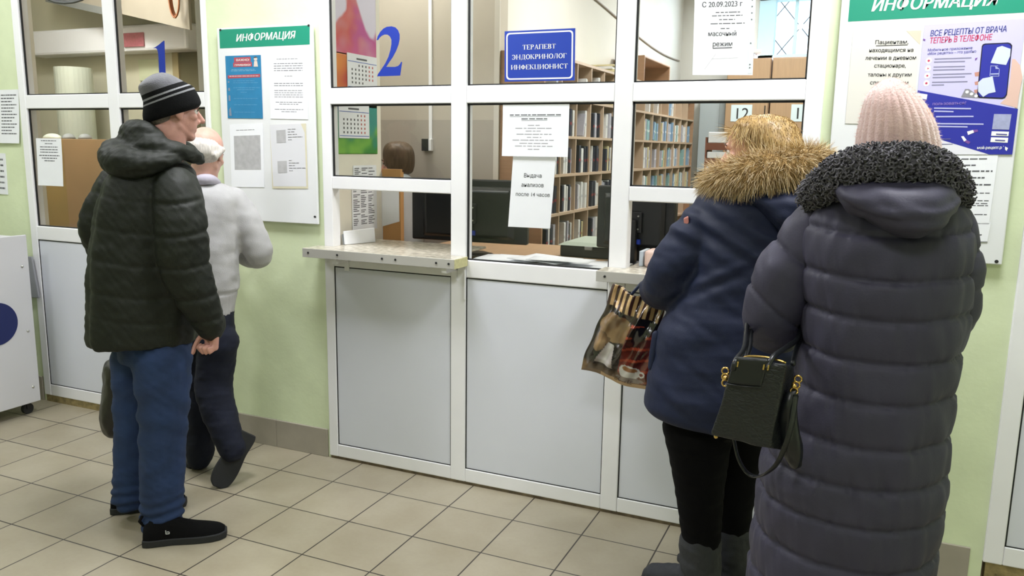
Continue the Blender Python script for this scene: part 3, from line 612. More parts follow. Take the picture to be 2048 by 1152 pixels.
# ---- serif letters built from strokes (units: cap height 1)
def serif_glyphs():
    K, H, S = .16, .055, .045      # thick stem, thin bar, serif height
    def stem(x, z0=0, z1=1): return [[(x, z0), (x+K, z0), (x+K, z1), (x, z1)], [(x-.07, z0), (x+K+.07, z0), (x+K+.07, z0+S), (x-.07, z0+S)], [(x-.07, z1-S), (x+K+.07, z1-S), (x+K+.07, z1), (x-.07, z1)]]
    def bar(x0, x1, z, h=H): return [[(x0, z), (x1, z), (x1, z+h), (x0, z+h)]]
    def arc(cx, cz, rx, rz, k, a0, a1, n=18):
        out = []
        for i in range(n):
            p = [math.radians(a0+(a1-a0)*(i+j)/n) for j in (0, 1)]; q = []
            for an, rr in ((p[0], 0), (p[1], 0), (p[1], 1), (p[0], 1)):
                kx = k*abs(math.cos(an))+H*abs(math.sin(an)); q.append((cx+(rx-rr*kx)*math.cos(an), cz+(rz-rr*kx)*math.sin(an)))
            out.append(q)
        return out
    g = {}
    g['Т'] = (.8, bar(.0, .8, 1-H)+stem(.32)+[[(.0, .75), (.05, .75), (.05, 1), (.0, 1)], [(.75, .75), (.8, .75), (.8, 1), (.75, 1)]])
    g['Е'] = (.76, stem(.07)+bar(.1, .72, 1-H)+bar(.1, .55, .48)+bar(.1, .74, 0)+[[(.67, .78), (.72, .78), (.72, 1), (.67, 1)], [(.69, 0), (.74, 0), (.74, .24), (.69, .24)]])
    g['Р'] = (.72, stem(.07)+arc(.36, .74, .32, .26, K, -90, 90)+bar(.15, .38, 1-H)+bar(.15, .38, .48))
    g['А'] = (.9, [[(.42, 1), (.5, 1), (.84, 0), (.66, 0)], [(.42, 1), (.47, .93), (.16, 0), (.1, 0)]]+bar(.22, .66, .32)+bar(.0, .28, 0, S)+bar(.58, .92, 0, S))
    g['П'] = (.98, stem(.07)+stem(.74)+bar(.1, .9, 1-H))
    g['В'] = (.76, stem(.07)+arc(.36, .75, .30, .25, K, -90, 90)+arc(.36, .26, .36, .26, K, -90, 90)+bar(.15, .38, 1-H)+bar(.15, .38, .48)+bar(.15, .38, 0))
    g['Э'] = (.8, arc(.34, .5, .42, .5, K, -120, 120)+bar(.25, .66, .48)+[[(.05, .75), (.1, .75), (.1, 1), (.05, 1)], [(.05, 0), (.1, 0), (.1, .25), (.05, .25)]])
    g['Н'] = (.98, stem(.07)+stem(.74)+bar(.2, .8, .48))
    g['Д'] = (.96, [[(.66, 1), (.82, 1), (.82, 0), (.66, 0)], [(.36, 1), (.41, 1), (.25, .05), (.18, .05)]]+bar(.3, .88, 1-H)+bar(.04, .94, 0)+[[(.04, -.2), (.09, -.2), (.09, .05), (.04, .05)], [(.89, -.2), (.94, -.2), (.94, .05), (.89, .05)]])
    g['О'] = (.92, arc(.46, .5, .44, .52, K, 0, 360, 32))
    g['К'] = (.9, stem(.07)+[[(.22, .5), (.3, .56), (.74, 1), (.66, 1)], [(.3, .56), (.46, .56), (.86, 0), (.66, 0)]]+bar(.56, .84, 1-S, S)+bar(.58, .92, 0, S))
    g['И'] = (.98, stem(.07)+stem(.74)+[[(.2, .08), (.2, .16), (.78, .92), (.78, .84)]])
    g['Л'] = (.92, [[(.66, 1), (.82, 1), (.82, 0), (.66, 0)], [(.36, 1), (.41, 1), (.2, .0), (.1, .0)]]+bar(.28, .88, 1-S, S)+bar(.6, .9, 0, S)+bar(.02, .22, 0, .1))
    g['Г'] = (.72, stem(.07)+bar(.1, .7, 1-H)+[[(.65, .74), (.7, .74), (.7, 1), (.65, 1)]])
    g['Ф'] = (1.02, stem(.43)+arc(.51, .5, .47, .33, K*.9, 0, 360, 32))
    g['Ц'] = (1.0, stem(.07)+stem(.7)+bar(.1, .95, 0)+[[(.9, -.2), (.95, -.2), (.95, .05), (.9, .05)]])
    g['С'] = (.82, arc(.46, .5, .42, .52, K, 50, 310, 26)+[[(.7, .72), (.75, .72), (.75, 1), (.7, 1)]])
    return g
SG = serif_glyphs()
def serif_text(sh, txt, a, t, cap, width, m, name='printed_text'):
    tot = sum(SG[c][0]+.07 for c in txt)-.07; kx = width*sh.w/tot; b = MB(); x = -width*sh.w/2; o = sh.th+.0006
    for c in txt:
        wd, pol = SG[c]
        for pl in pol: b.prism([sh.pt(a+(x+q[0]*kx)/sh.w, t-q[1]*cap/sh.h, o) for q in pl], sh.n*.0003)
        x += (wd+.07)*kx
    q = b.build(name, m); q.parent = sh.ob; return q
# ---- blue doctors' sign on the middle glass
S = Sheet('door_sign', 'blue plastic sign naming three doctors on the middle glass pane', 'sign', (1010, 63), (1151, 56.5), (1010, 163.5), .0115, blue_print2, th=.004)
fr = []
def rrect(a0, t0, a1, t1, ra, rt, n=5):
    out = []
    for cx, ct_, s0 in ((a1-ra, t0+rt, -90), (a1-ra, t1-rt, 0), (a0+ra, t1-rt, 90), (a0+ra, t0+rt, 180)):
        for k in range(n+1): an = math.radians(s0+90*k/n); out.append((cx+ra*math.cos(an), ct_+rt*math.sin(an)))
    return out
oa, ob_ = rrect(.025, .035, .975, .965, .05, .07), rrect(.045, .063, .955, .937, .04, .055)
S.shape('white_border', [[oa[k], oa[(k+1) % len(oa)], ob_[(k+1) % len(oa)], ob_[k]] for k in range(len(oa))], white_print)
serif_text(S, 'ТЕРАПЕВТ', .5, .375, .0185, .47, white_print); serif_text(S, 'ЭНДОКРИНОЛОГ', .5, .565, .0185, .78, white_print); serif_text(S, 'ИНФЕКЦИОНИСТ', .5, .765, .0185, .81, white_print)
# ---- window numbers
def numeral(label, px, y=.0165):
    b = MB(); b.prism([P(u, v, 1, y) for u, v in px], (0, .0012, 0)); return tag(b.build('window_number', mat('number_blue', '#17329a', .4)), label, 'sticker')
z = lambda L: [(600+a/3.2, b/3.2) for a, b in L]
numeral('big blue number 2 stuck on the glass above the left counter', z([(490, 258), (497, 232), (512, 206), (532, 184), (556, 171), (585, 168), (610, 175), (628, 194), (637, 220), (637, 250), (630, 286), (615, 325), (592, 368), (568, 402), (551, 428), (608, 428), (628, 422), (640, 410), (647, 396), (653, 397), (641, 484), (494, 489), (499, 474), (524, 438), (546, 404), (565, 365), (578, 322), (585, 282), (585, 254), (575, 233), (560, 222), (541, 221), (523, 229), (510, 240), (500, 255)]))
z = lambda L: [(220+a/4.8, b/4.8) for a, b in L]
numeral('big blue number 1 stuck on the glass above the man in the beanie', z([(412, 463), (435, 452), (470, 428), (500, 402), (516, 390), (521, 392), (523, 440), (534, 735), (474, 735), (466, 560), (460, 500), (452, 474), (440, 462)]))
# ---- papers on the glass of window 2
S = Sheet('notice_sheet', 'upper white notice with a small underlined heading on the middle glass', 'notice', (1006, 209.5), (1139, 208), (1005, 312), .0105, curl=.006)
S.lines([(.20, .11, .88, .004), (.275, .29, .68, .004)], ink, seed=3); S.shape('heading_rule', [[(.11, .228), (.88, .225), (.88, .232), (.11, .235)], [(.29, .303), (.68, .300), (.68, .307), (.29, .310)]], ink)
S.lines([(.40, .39, .57, .003), (.455, .2, .77, .003), (.51, .36, .61, .003), (.57, .22, .75, .003), (.63, .38, .6, .003), (.685, .16, .81, .003), (.745, .27, .7, .003), (.80, .2, .77, .003), (.86, .4, .58, .003)], mat('light_ink', '#9a9aa0', .8), seed=5)
S = Sheet('notice_sheet', 'lower notice about test results after 14 o\'clock on the middle glass', 'notice', (1026.5, 311), (1112, 312), (1017, 453), .0135, curl=.004)
S.text('Выдача', .5, .30, .024, ink2, width=.41); S.text('анализов', .51, .43, .024, ink2, width=.52); S.text('после 14 часов', .53, .56, .022, ink2, width=.80)
S = Sheet('notice_sheet', 'white mask-mode notice in a punched clear sleeve on the right glass', 'notice', (1391, -60), (1514, -66), (1385, 150), .0105)
tt = lambda v, u=1440: (v+63)/215
S.text('С 20.09.2023 г', .46, tt(13), .026, ink, width=.66, bold=.02)
S.lines([(tt(24.5), .36, .76, .003), (tt(31), .3, .8, .003), (tt(39), .42, .68, .003), (tt(47), .28, .84, .003), (tt(57), .45, .62, .003)], ink, seed=8)
S.text('масочный', .48, tt(72), .024, ink, width=.46, bold=.02); S.text('режим', .49, tt(93), .024, ink, width=.32, bold=.02); S.shape('heading_rule', [[(.33, tt(96)), (.65, tt(95)), (.65, tt(97)), (.33, tt(98))]], ink)
S.shape('tape_strip', [[(.32, tt(118)), (.75, tt(116)), (.75, tt(117)), (.32, tt(119))], [(.2, tt(140)), (.38, tt(108)), (.39, tt(108)), (.21, tt(140))]], mat('pale_grey_print', '#cfcfd6', .5))
S.shape('sleeve_strip', [[(.915, .02), (.985, .02), (.985, .985), (.915, .985)]], mat('milky_plastic', '#dfe6ea', .25), lv=2)
S.shape('punch_hole', [circle(.95, t_, .012, .007, 10) for t_ in (.1, .3, .36, .42, .48, .7, .9, .93)], mat('hole_grey', '#6d7478', .6), lv=4)
# ---- window 1 and left wall papers
S = Sheet('notice_sheet', 'white notice on the lower glass left of the green parka', 'notice', (72, 276.5), (122.5, 277), (78, 370.5), .0105, curl=.004); S.lines([(.05, .2, .8, .004), (.11, .35, .65, .004)]+[(.18+.055*k, .15, .85, .0045) for k in range(3)]+[(.36+.055*k, .1+.1*k, .9-.1*k, .005) for k in range(3)], ink, seed=21)
S = Sheet('notice_sheet', 'long typed notice on the green wall at the top left, upper of two', 'notice', (-10, 180), (37, 179), (-4, 286), .011, curl=.012); S.lines([(.1+.06*k, .25, .9-.1*(k % 3), .006) for k in range(13)], ink, seed=22)
S = Sheet('notice_sheet', 'small framed notice on the green wall at the left, lower of two', 'notice', (-30, 305), (11, 307), (-24, 386), .011, th=.004); S.lines([(.15+.14*k, .2, .9, .01) for k in range(6)], ink, seed=23)
S = Sheet('wall_bumper', 'grey bumper board on the green wall left of the first window', 'board', (-60, 505), (66.5, 513), (-45, 584), -.008, mat('grey_bumper', '#93959a', .45, var=.02, scale=4), th=.012)
b = S.ob.modifiers.new('bevel', 'BEVEL'); b.width = .003
# ---- notice board beside window 1
BY = -.004
t = thing('information_board', 'narrow white information board between the two windows', 'notice board', P(536, 250, 1, BY))
S = Sheet('board_panel', None, None, (436.5, 57.5), (628, 45.5), (455, 438), BY, board_m, th=.012); put(S.ob, t); B1 = S
S.ob.modifiers.new('bevel', 'BEVEL').width = .003
def uv(sh, u, v): p = P(u, v, 1, sh.o.y-sh.th)-sh.o; A = np.array([[sh.r.x*sh.w, sh.d.x*sh.h], [sh.r.z*sh.w, sh.d.z*sh.h]]); return tuple(np.linalg.solve(A, [p.x, p.z]))
S.shape('green_header', [[uv(S, *q) for q in ((438.5, 59.5), (619.5, 50.5), (619.5, 89), (440, 97))]], green_m)
q = uv(S, 530, 80); S.text('ИНФОРМАЦИЯ', q[0], q[1], .045, white_print, width=.62, bold=.03, shear=.22, lv=3)
S.shape('screw', [circle(*uv(S, *q), .012, .006, 10) for q in ((441, 60), (617.5, 51), (630, 433.5))], screw_m, lv=3)
mid_blue = mat('poster_mid_blue', '#2f7fae', .35, var=.06, scale=20)
pk = lambda a, b, c: (P(*a, 1, BY-.013), P(*b, 1, BY-.013), P(*c, 1, BY-.013))
S = Sheet('poster', 'blue health poster with red headings on the narrow information board', 'poster', *pk((450.8, 112), (521.5, 110), (456, 236.5)), BY-.0135, mid_blue)
S.shape('red_heading', [[(.25, .03), (.72, .025), (.72, .10), (.25, .105)], [(.22, .11), (.75, .105), (.75, .175), (.22, .18)], [(.05, .31), (.97, .295), (.97, .345), (.05, .36)]], mat('poster_heading', '#b04a58', .5))
S.text('ВАЖНО!', .5, .088, .014, white_print, width=.36, bold=.02, lv=3); S.text('ПРИВИВКИ', .49, .165, .012, white_print, width=.44, bold=.02, lv=3)
S.lines([(.325, .1, .92, .002)], white_print, seed=4, lv=3); S.lines(para(.22, 2, .02, .0015, 5), mat('soft_blue', '#9cc3da', .6), seed=4)
S.lines([(.4, .2, .8, .002), (.43, .2, .9, .002), (.51, .2, .95, .002), (.54, .3, .8, .002), (.58, .4, .6, .002), (.68, .2, .9, .002), (.78, .2, .85, .002), (.9, .2, .8, .002)], mat('soft_blue2', '#5f9bc4', .6), seed=12)
S.shape('figure', [circle(.86, .06, .05, .028, 14), [(.82, .09), (.9, .09), (.92, .18), (.80, .18)]], mat('figure_white', '#d9c9bf', .6), lv=2); S.shape('figure_hair', [circle(.86, .045, .05, .02, 14, math.pi, 2*math.pi)], mat('figure_brown', '#4a3327', .6), lv=3)
S.shape('figure', [[(.05, .40), (.09, .40), (.09, .43), (.05, .43)], [(.05, .51), (.1, .51), (.1, .56), (.05, .56)], [(.05, .63), (.1, .63), (.1, .72), (.05, .72)], [(.05, .86), (.1, .82), (.12, .96), (.05, .96)]], mat('figure_grey', '#7c8ba0', .6), lv=2)
S = Sheet('notice_sheet', 'white typed notice in a sleeve right of the blue poster', 'notice', *pk((538.5, 108), (614.5, 106.5), (541.5, 237.5)), BY-.0135)
S.lines([(.08, .2, .75, .0025)]+[(.15+.035*k, .12, .88, .003) for k in range(4)]+[(.34, .4, .62, .0025)]+[(.45+.035*k, .12, .88, .003) for k in range(2)]+[(.56+.033*k, .12, .88, .0025) for k in range(4)]+[(.74, .15, .85, .0025), (.77, .25, .75, .0025), (.85, .12, .88, .0025), (.885, .3, .7, .0025)], mat('mid_ink', '#77777d', .8), seed=31)
S = Sheet('notice_sheet', 'white sheet with one thin heading line under the blue poster', 'notice', *pk((459.5, 249.5), (525.5, 247.5), (463.5, 374)), BY-.0135); S.lines([(.09, .2, .75, .002)], seed=33)
S.shape('code_area', [[(.12, .18), (.92, .175), (.92, .72), (.12, .72)]], mat('code_area_grey', '#b4b4b6', .8, var=.1, scale=40))
S = Sheet('notice_sheet', 'yellow-edged sheet with two short text blocks at the right of the board', 'notice', *pk((540, 249.5), (612, 247), (545, 377)), BY-.0135, mat('yellowed_paper', '#d8d2b8', .7))
S.shape('sheet_face', [[(.0, .0), (.86, .0), (.96, .14), (.96, .965), (.03, .965)]], mat('grey_white_paper', '#dcdde2', .7))
S.lines([(.08+.04*k, .5, (.72, .68, .75, .9, .6)[k], .002) for k in range(5)]+[(.56+.04*k, .5, (.58, .78, .66, .95, .6)[k], .002) for k in range(5)], seed=35, lv=3)
S.shape('code_area', [[(.18, .09), (.44, .085), (.44, .28), (.18, .285)]], MATS['code_area_grey'], lv=3); S.shape('code_area', [[(.18, .57), (.44, .565), (.44, .75), (.18, .755)]], MATS['code_area_grey'], lv=3)
# ---- big notice board at the right
t = thing('information_board', 'wide white information board behind the pink knitted hat', 'notice board', P(1840, 250, 1, BY))
pTL = P(1660, 300, 1, BY); pBR = P(2002.5, 529, 1, BY); x0 = P(1663, 260, 1, BY).x; zt = 2.13
S = Sheet('board_panel', None, None, (x0, BY, zt), (pBR.x, BY, zt), (x0, BY, pBR.z), BY, board_m, th=.014); put(S.ob, t); B2 = S; S.ob.modifiers.new('bevel', 'BEVEL').width = .003
hb = uv(S, 1694, 43.5)
S.shape('green_header', [[(.045, .012), (.985, .012), (.985, hb[1]-.004), (.045, hb[1])]], green_m)
q = uv(S, 1866, 17); S.text('ИНФОРМАЦИЯ', q[0]-.005, q[1]-.0, .058, white_print, width=.66, bold=.03, shear=.22, lv=3)
S.shape('screw', [circle(*uv(S, 1993, 523), .011, .006, 10)], screw_m, lv=3)
Y2 = BY-.0152
S = Sheet('notice_sheet', 'yellowish notice for day-ward patients partly behind the pink hat', 'notice', (1706, 63.5), (1843, 61), (1690, 247), Y2, mat('old_white_paper', '#dedbd4', .6))
tq = lambda u, v: uv(S, u, v)
for s_, u, v, wd in (('Пациентам,', 1783, 88, .48), ('находящимся на', 1782, 104, .64), ('лечении в дневном', 1781, 119.5, .74), ('стационаре,', 1779.5, 135, .46), ('талоны к другим', 1779, 153, .64), ('специалистам', 1778, 169, .56)):
    q = tq(u, v); S.text(s_, q[0], q[1], .018, ink2, width=wd, bold=.02)
q = tq(1752, 91); q2 = tq(1815, 89); S.shape('heading_rule', [[q, q2, (q2[0], q2[1]+.008), (q[0], q[1]+.008)]], ink2); S.shape('corner_fold', [[(.78, 0), (1, 0), (1, .15)]], mat('old_paper_back', '#cfc7b4', .7))
# poster about prescriptions
S = Sheet('poster', 'lilac and blue prescription poster with a drawn phone on the wide board', 'poster', (1849, 50.5), (2052, 37), (1822, 308), Y2-.0015, mat('lilac_poster', '#c9c4ec', .35), th=.0012)
A = lambda L: [uv(S, u, v) for u, v in L]
S.shape('blue_field', [A([(1835.5, 180.5), (2036, 218), (2024.5, 309), (1979, 309), (1882, 279.5), (1826, 264)])], dark_blue)
S.shape('white_corner', [A([(1825.5, 264.5), (1882, 280), (1977, 309), (1822, 309)])], mat('poster_white', '#e4e4ec', .4))
q = uv(S, 1935, 68); S.text('ВСЕ РЕЦЕПТЫ ОТ ВРАЧА', q[0], q[1], .026, mat('poster_navy', '#3b3f86', .5), width=.755, bold=.02, shear=.1)
q = uv(S, 1920, 83.5); S.text('ТЕПЕРЬ В ТЕЛЕФОНЕ', q[0], q[1], .026, red_p, width=.62, bold=.02, shear=.1)
vio = mat('poster_violet', '#5d5b97', .5); gy = mat('poster_grey', '#85839c', .5)
q = uv(S, 1899.5, 100.5); S.text('Мобильное приложение', q[0], q[1], .012, vio, width=.45, bold=.02); q = uv(S, 1903, 107.5); S.text('«Мои рецепты» – это удобно', q[0], q[1], .012, vio, width=.49, bold=.02)
def strip(u0, v0, u1, v1, h_): return A([(u0, v0), (u1, v1), (u1, v1+h_), (u0, v0+h_)])
S.shape('printed_text', [strip(u0, v0, u1, v1, 2.4) for u0, v0, u1, v1 in ((1869, 117, 1943, 114.5), (1868, 123, 1930, 121.5), (1867, 133, 1930, 131.5), (1866, 139, 1929, 137.5), (1866, 148, 1943, 146), (1865, 154, 1930, 152.5), (1864, 163.5, 1935, 162), (1863.5, 169, 1888, 168.5))], gy)
ic = [(1857.5, 121.5), (1856, 137), (1854.5, 151.5), (1852.8, 166.5)]
rad = uv(S, 1863.5, 121.5)[0]-uv(S, 1857.5, 121.5)[0]; rt_ = uv(S, 1857.5, 127.5)[1]-uv(S, 1857.5, 121.5)[1]
S.shape('icon_disc', [circle(*uv(S, u, v), rad, rt_, 18) for u, v in ic], white_print); S.shape('icon', [circle(*uv(S, u, v), rad*.42, rt_*.38, (12, 3, 4, 8)[k]) for k, (u, v) in enumerate(ic)], red_p, lv=2)
skin_p = mat('poster_skin', '#d9b7ab', .5); skin_p2 = mat('poster_skin2', '#c08a7c', .5)
S.shape('drawn_hand', [A([(2024, 118), (2030, 118), (2040, 130), (2045, 155), (2038, 190), (2034.5, 216), (2000, 207), (2012, 196), (2020, 160)])], skin_p)
S.shape('drawn_fingers', [A([(1949, 145), (1962, 143), (1960, 152), (1950, 153)]), A([(1949, 164), (1960, 161), (1958, 170), (1950, 170)]), A([(1948, 180), (1958, 178), (1957, 187), (1949, 186)])], skin_p2)
ph = [(1970, 87), (2016, 85), (2021, 86.5), (2024.5, 91), (2014, 190), (2010, 196), (2005, 198), (1958, 196), (1954.5, 192), (1954, 187), (1963.5, 92), (1966, 88.5)]
S.shape('drawn_phone', [A(ph)], mat('phone_dark', '#1c1a33', .4), lv=2); c_ = (1989, 141); S.shape('phone_screen', [A([(c_[0]+(u-c_[0])*.93, c_[1]+(v-c_[1])*.955) for u, v in ph])], dark_blue, lv=4)
dp = mat('drawn_paper', '#cdd6ee', .5); S.shape('drawn_sheet', [A([(1994, 95), (2004, 92), (2021, 98), (2020, 112), (2012, 130), (1981, 126)])], dp, lv=6); S.shape('drawn_sheet', [A([(1956, 165), (1965, 157), (1985, 153), (1991, 184), (1977, 187), (1966, 194), (1956, 183)])], dp, lv=6)
S.shape('drawn_icon', [strip(1981, 131.5, 1996, 131.5, 1), strip(1980, 152, 1998, 152, 1), A([(1981, 131), (1982, 131), (1980, 152), (1979, 152)]), A([(1998, 138), (1999, 138), (1998, 152), (1997, 152)]), A([(1990, 131), (1999, 138), (1991, 138)]), strip(1981, 147, 1997, 146.5, 2.5)], mat('soft_violet', '#a9b1de', .5), lv=6)
S.shape('drawn_blister', [A([(1930, 178), (1938, 178), (1958, 192), (1956, 196), (1922, 194)])], mat('foil_grey', '#9d9aa6', .35, .4), lv=2)
S.shape('blister_cells', [circle(*uv(S, 1934+9*k, 184+4*k), .018, .012, 10) for k in range(3)], white_print, lv=4)
S.shape('drawn_capsules', [A([(1934, 263), (1946, 260), (1948, 265), (1936, 270)]), A([(1922, 273), (1927, 272), (1933, 280), (1928, 283)])], white_print, lv=3)
S.shape('drawn_capsules', [A([(1946, 260), (1955, 259), (1956, 263), (1948, 265)]), A([(1933, 280), (1941, 284), (1937, 288), (1928, 283)]), A([(1844, 129), (1851, 132), (1850, 136), (1843, 133)]) if False else A([(1847, 77), (1851, 79), (1850, 82), (1846, 80)]), A([(1950, 117), (1955, 115), (1954, 118), (1950, 121)])], mat('capsule_violet', '#7a4f9e', .4), lv=3)
pale = mat('poster_pale', '#b9bbe6', .5)
q = uv(S, 1898, 209.5); S.text('пользоваться?', q[0], q[1], .014, mat('poster_pink', '#8d78c4', .5), width=.34, bold=.02, lv=3)
S.shape('printed_text', [strip(u0, v0, u1, v1, 2.6) for u0, v0, u1, v1 in ((1868, 215, 1942, 216), (1868, 221, 1907, 222), (1872, 232, 1947, 231.5), (1875, 246, 1967, 247), (1872, 251.5, 1935, 252.5))], pale, lv=3)
S.shape('white_square', [A([(1988, 228), (2023, 228.5), (2018, 259.5), (1984, 258.5)])], mat('code_pale', '#9ea3c4', .6, var=.1, scale=60), lv=3)
S.shape('white_button', [A([(1983.5, 262.5), (2018, 263.5), (2016.5, 272.5), (1982, 271.5)]), A([(1982, 274.5), (2016.5, 275.5), (2015, 285.5), (1980.5, 284)])], white_print, lv=3)
S.shape('printed_text', [strip(1992, 267, 2014, 268, 2.5), strip(1990, 279, 2010, 280, 2.5)], vio, lv=5)
q = uv(S, 1981, 298); S.text('мой-рецепт.рф', q[0], q[1], .013, white_print, width=.27, bold=.02, lv=3)
S.shape('corner_mark', [A([(1835, 186), (1855, 189), (1853, 199), (1836, 196)]), A([(2010, 293), (2016, 296), (2013, 302), (2010, 299)])], white_print, lv=3)
S.lines([(.885, .27, .42, .003), (.925, .25, .45, .002)], vio, seed=2, lv=3)
S = Sheet('notice_sheet', 'white typed notice under the prescription poster, upper of two', 'notice', (1858, 310.5), (1996.5, 309), (1842, 446), Y2, None)
S.lines([(.01+.05, .1, .85, .004), (.15, .45, .7, .0045), (.235, .4, .95, .005), (.33, .1, .85, .005), (.43, .4, .95, .005), (.55, .3, .95, .003), (.66, .3, .95, .003), (.70, .3, .95, .003), (.73, .3, .95, .003), (.86, .35, .95, .003)], ink, seed=41)
S = Sheet('notice_sheet', 'white typed notice at the bottom of the wide board, lower of two', 'notice', (1846, 447), (1981.5, 446), (1840, 484), Y2, None)
S.lines([(.12, .3, .8, .003), (.3, .3, .8, .003), (.62, .5, .9, .004)], ink, seed=42); S.shape('dark_edge', [[(.3, .96), (1, .97), (1, 1), (.3, 1)]], ink)
# small chip in the plaster, white cabinet on castors
t = thing('air_cleaner', 'white metal cabinet on castors at the left edge', 'cabinet', (-2.78, -.3, 0))
ax = -2.625
put(MB().box((-3.05, -.52, .075), (ax-.012, -.16, 1.0)).build('body', mat('white_metal', '#d5d5da', .4), bevel=.012), t)
put(MB().box((ax-.012, -.53, .07), (ax, -.15, 1.01)).build('side_plate', MATS['white_metal'], bevel=.004), t)
for z in (.16, .48, .84):
    put(MB().sphere((ax, -.19, z), .008, 10, 6).build('screw', metal, smooth=True), t)
b = MB(); b.tube([(ax, -.36, .55), (ax+.004, -.36, .55)], .115, 40); put(b.build('blue_emblem', mat('emblem_blue', '#16235e', .4)), t)
for x, y in ((ax-.05, -.2), (ax-.05, -.48), (-3.0, -.2), (-3.0, -.48)):
    c = MB(); c.tube([(x-.012, y, .03), (x+.012, y, .03)], .03, 16); c.box((x-.018, y-.012, .03), (x+.018, y+.012, .0745)); put(c.build('castor', blackm), t)
b = MB()
for k in range(9): b.sphere((2.215+.006*(k % 3)+rf.uniform(-.004, .004), .0116, 1.385+.016*k*.5), rf.uniform(.006, .011), 6, 4, sq=(1, .12, 1.2))
struct(b.build('trim_7', mat('chipped_plaster', '#6b675a', .9, var=.3, scale=90)))
# ---------------- people: helpers ----------------
class Fr:
    """a person's frame: A on the floor, F away from the camera, R to the right, both level"""
    def __init__(s, x, y):
        s.A = V((x, y, 0)); d = s.A-CAM; s.F = V((d.x, d.y, 0)).normalized(); s.R = V((s.F.y, -s.F.x, 0))
    def p(s, u, v, d=0):
        r = FW+RT*((u-1024)/FPX)-UP*((v-576)/FPX); t = (d-(CAM-s.A).dot(s.F))/r.dot(s.F); return CAM+r*t
    def m(s, px, u, v, d=0): return px*((s.p(u, v, d)-CAM).dot(FW))/FPX
def cr(pts, k=4):
    """Catmull-Rom through rows of numbers, k steps per span"""
    a = np.array(pts, float); n = len(a); out = []
    for i in range(n-1):
        p0, p1, p2, p3 = a[max(i-1, 0)], a[i], a[i+1], a[min(i+2, n-1)]
        for j in range(k):
            t = j/k; out.append(.5*((2*p1)+(-p0+p2)*t+(2*p0-5*p1+4*p2-p3)*t*t+(-p0+3*p1-3*p2+p3)*t**3))
    out.append(a[-1]); return np.array(out)
def trunk(mb, fr, secs, k=4, n=40, pw=2.3, mi=None):
    """secs rows: v, uL, uR, d, halfdepth -> level rings"""
    rr = []
    for v, uL, uR, d, hb in cr(secs, k):
        c = fr.p((uL+uR)/2, v, d); a = (fr.p(uR, v, d)-fr.p(uL, v, d)).length/2; ring = []
        for i in range(n):
            t = 2*math.pi*i/n; cs, sn = math.cos(t), math.sin(t)
            ring.append(c+fr.R*(a*math.copysign(abs(cs)**(2/pw), cs))+fr.F*(hb*math.copysign(abs(sn)**(2/pw), sn)))
        rr.append(ring)
    mb.rings(rr, mi)
def limb(mb, fr, rows, k=5, n=20, flat=1.0, mi=None, side=None):
    """rows: u, v, d, r_px -> tapered tube with round ends"""
    q = cr(rows, k); pts = [fr.p(u, v, d) for u, v, d, r in q]; rs = [fr.m(r, u, v, d) for u, v, d, r in q]
    mb.tube(pts, rs, n, mi, flat=flat, side=side or fr.F)
    if flat == 1.0: mb.sphere(pts[0], rs[0]*.98, n, 10); mb.sphere(pts[-1], rs[-1]*.98, n, 10)
def wr(co, sc, seed=1, n=5, warp=1.2):
    """smooth fold pattern in [-1, 1]; sc = waves per metre along x, y, z"""
    r = np.random.default_rng(seed); o = np.zeros(len(co)); w_ = 0
    for i in range(n):
        k = r.normal(size=3)*np.array(sc)*2*math.pi/1.7; k2 = r.normal(size=3)*np.array(sc)*math.pi
        a = 1/(1+.35*i); o += a*np.sin(co@k+r.uniform(0, 6.28)+warp*np.sin(co@k2+r.uniform(0, 6.28))); w_ += a
    return o/w_
def smooth_co(co, ed, it, lam=.5):
    deg = np.bincount(ed.ravel(), minlength=len(co)).astype(float)[:, None]; deg[deg == 0] = 1
    for _ in range(it):
        s = np.zeros_like(co)
        for c in range(3):
            s[:, c] = np.bincount(ed[:, 0], co[ed[:, 1], c], len(co))+np.bincount(ed[:, 1], co[ed[:, 0], c], len(co))
        co = co+lam*(s/deg-co)
    return co
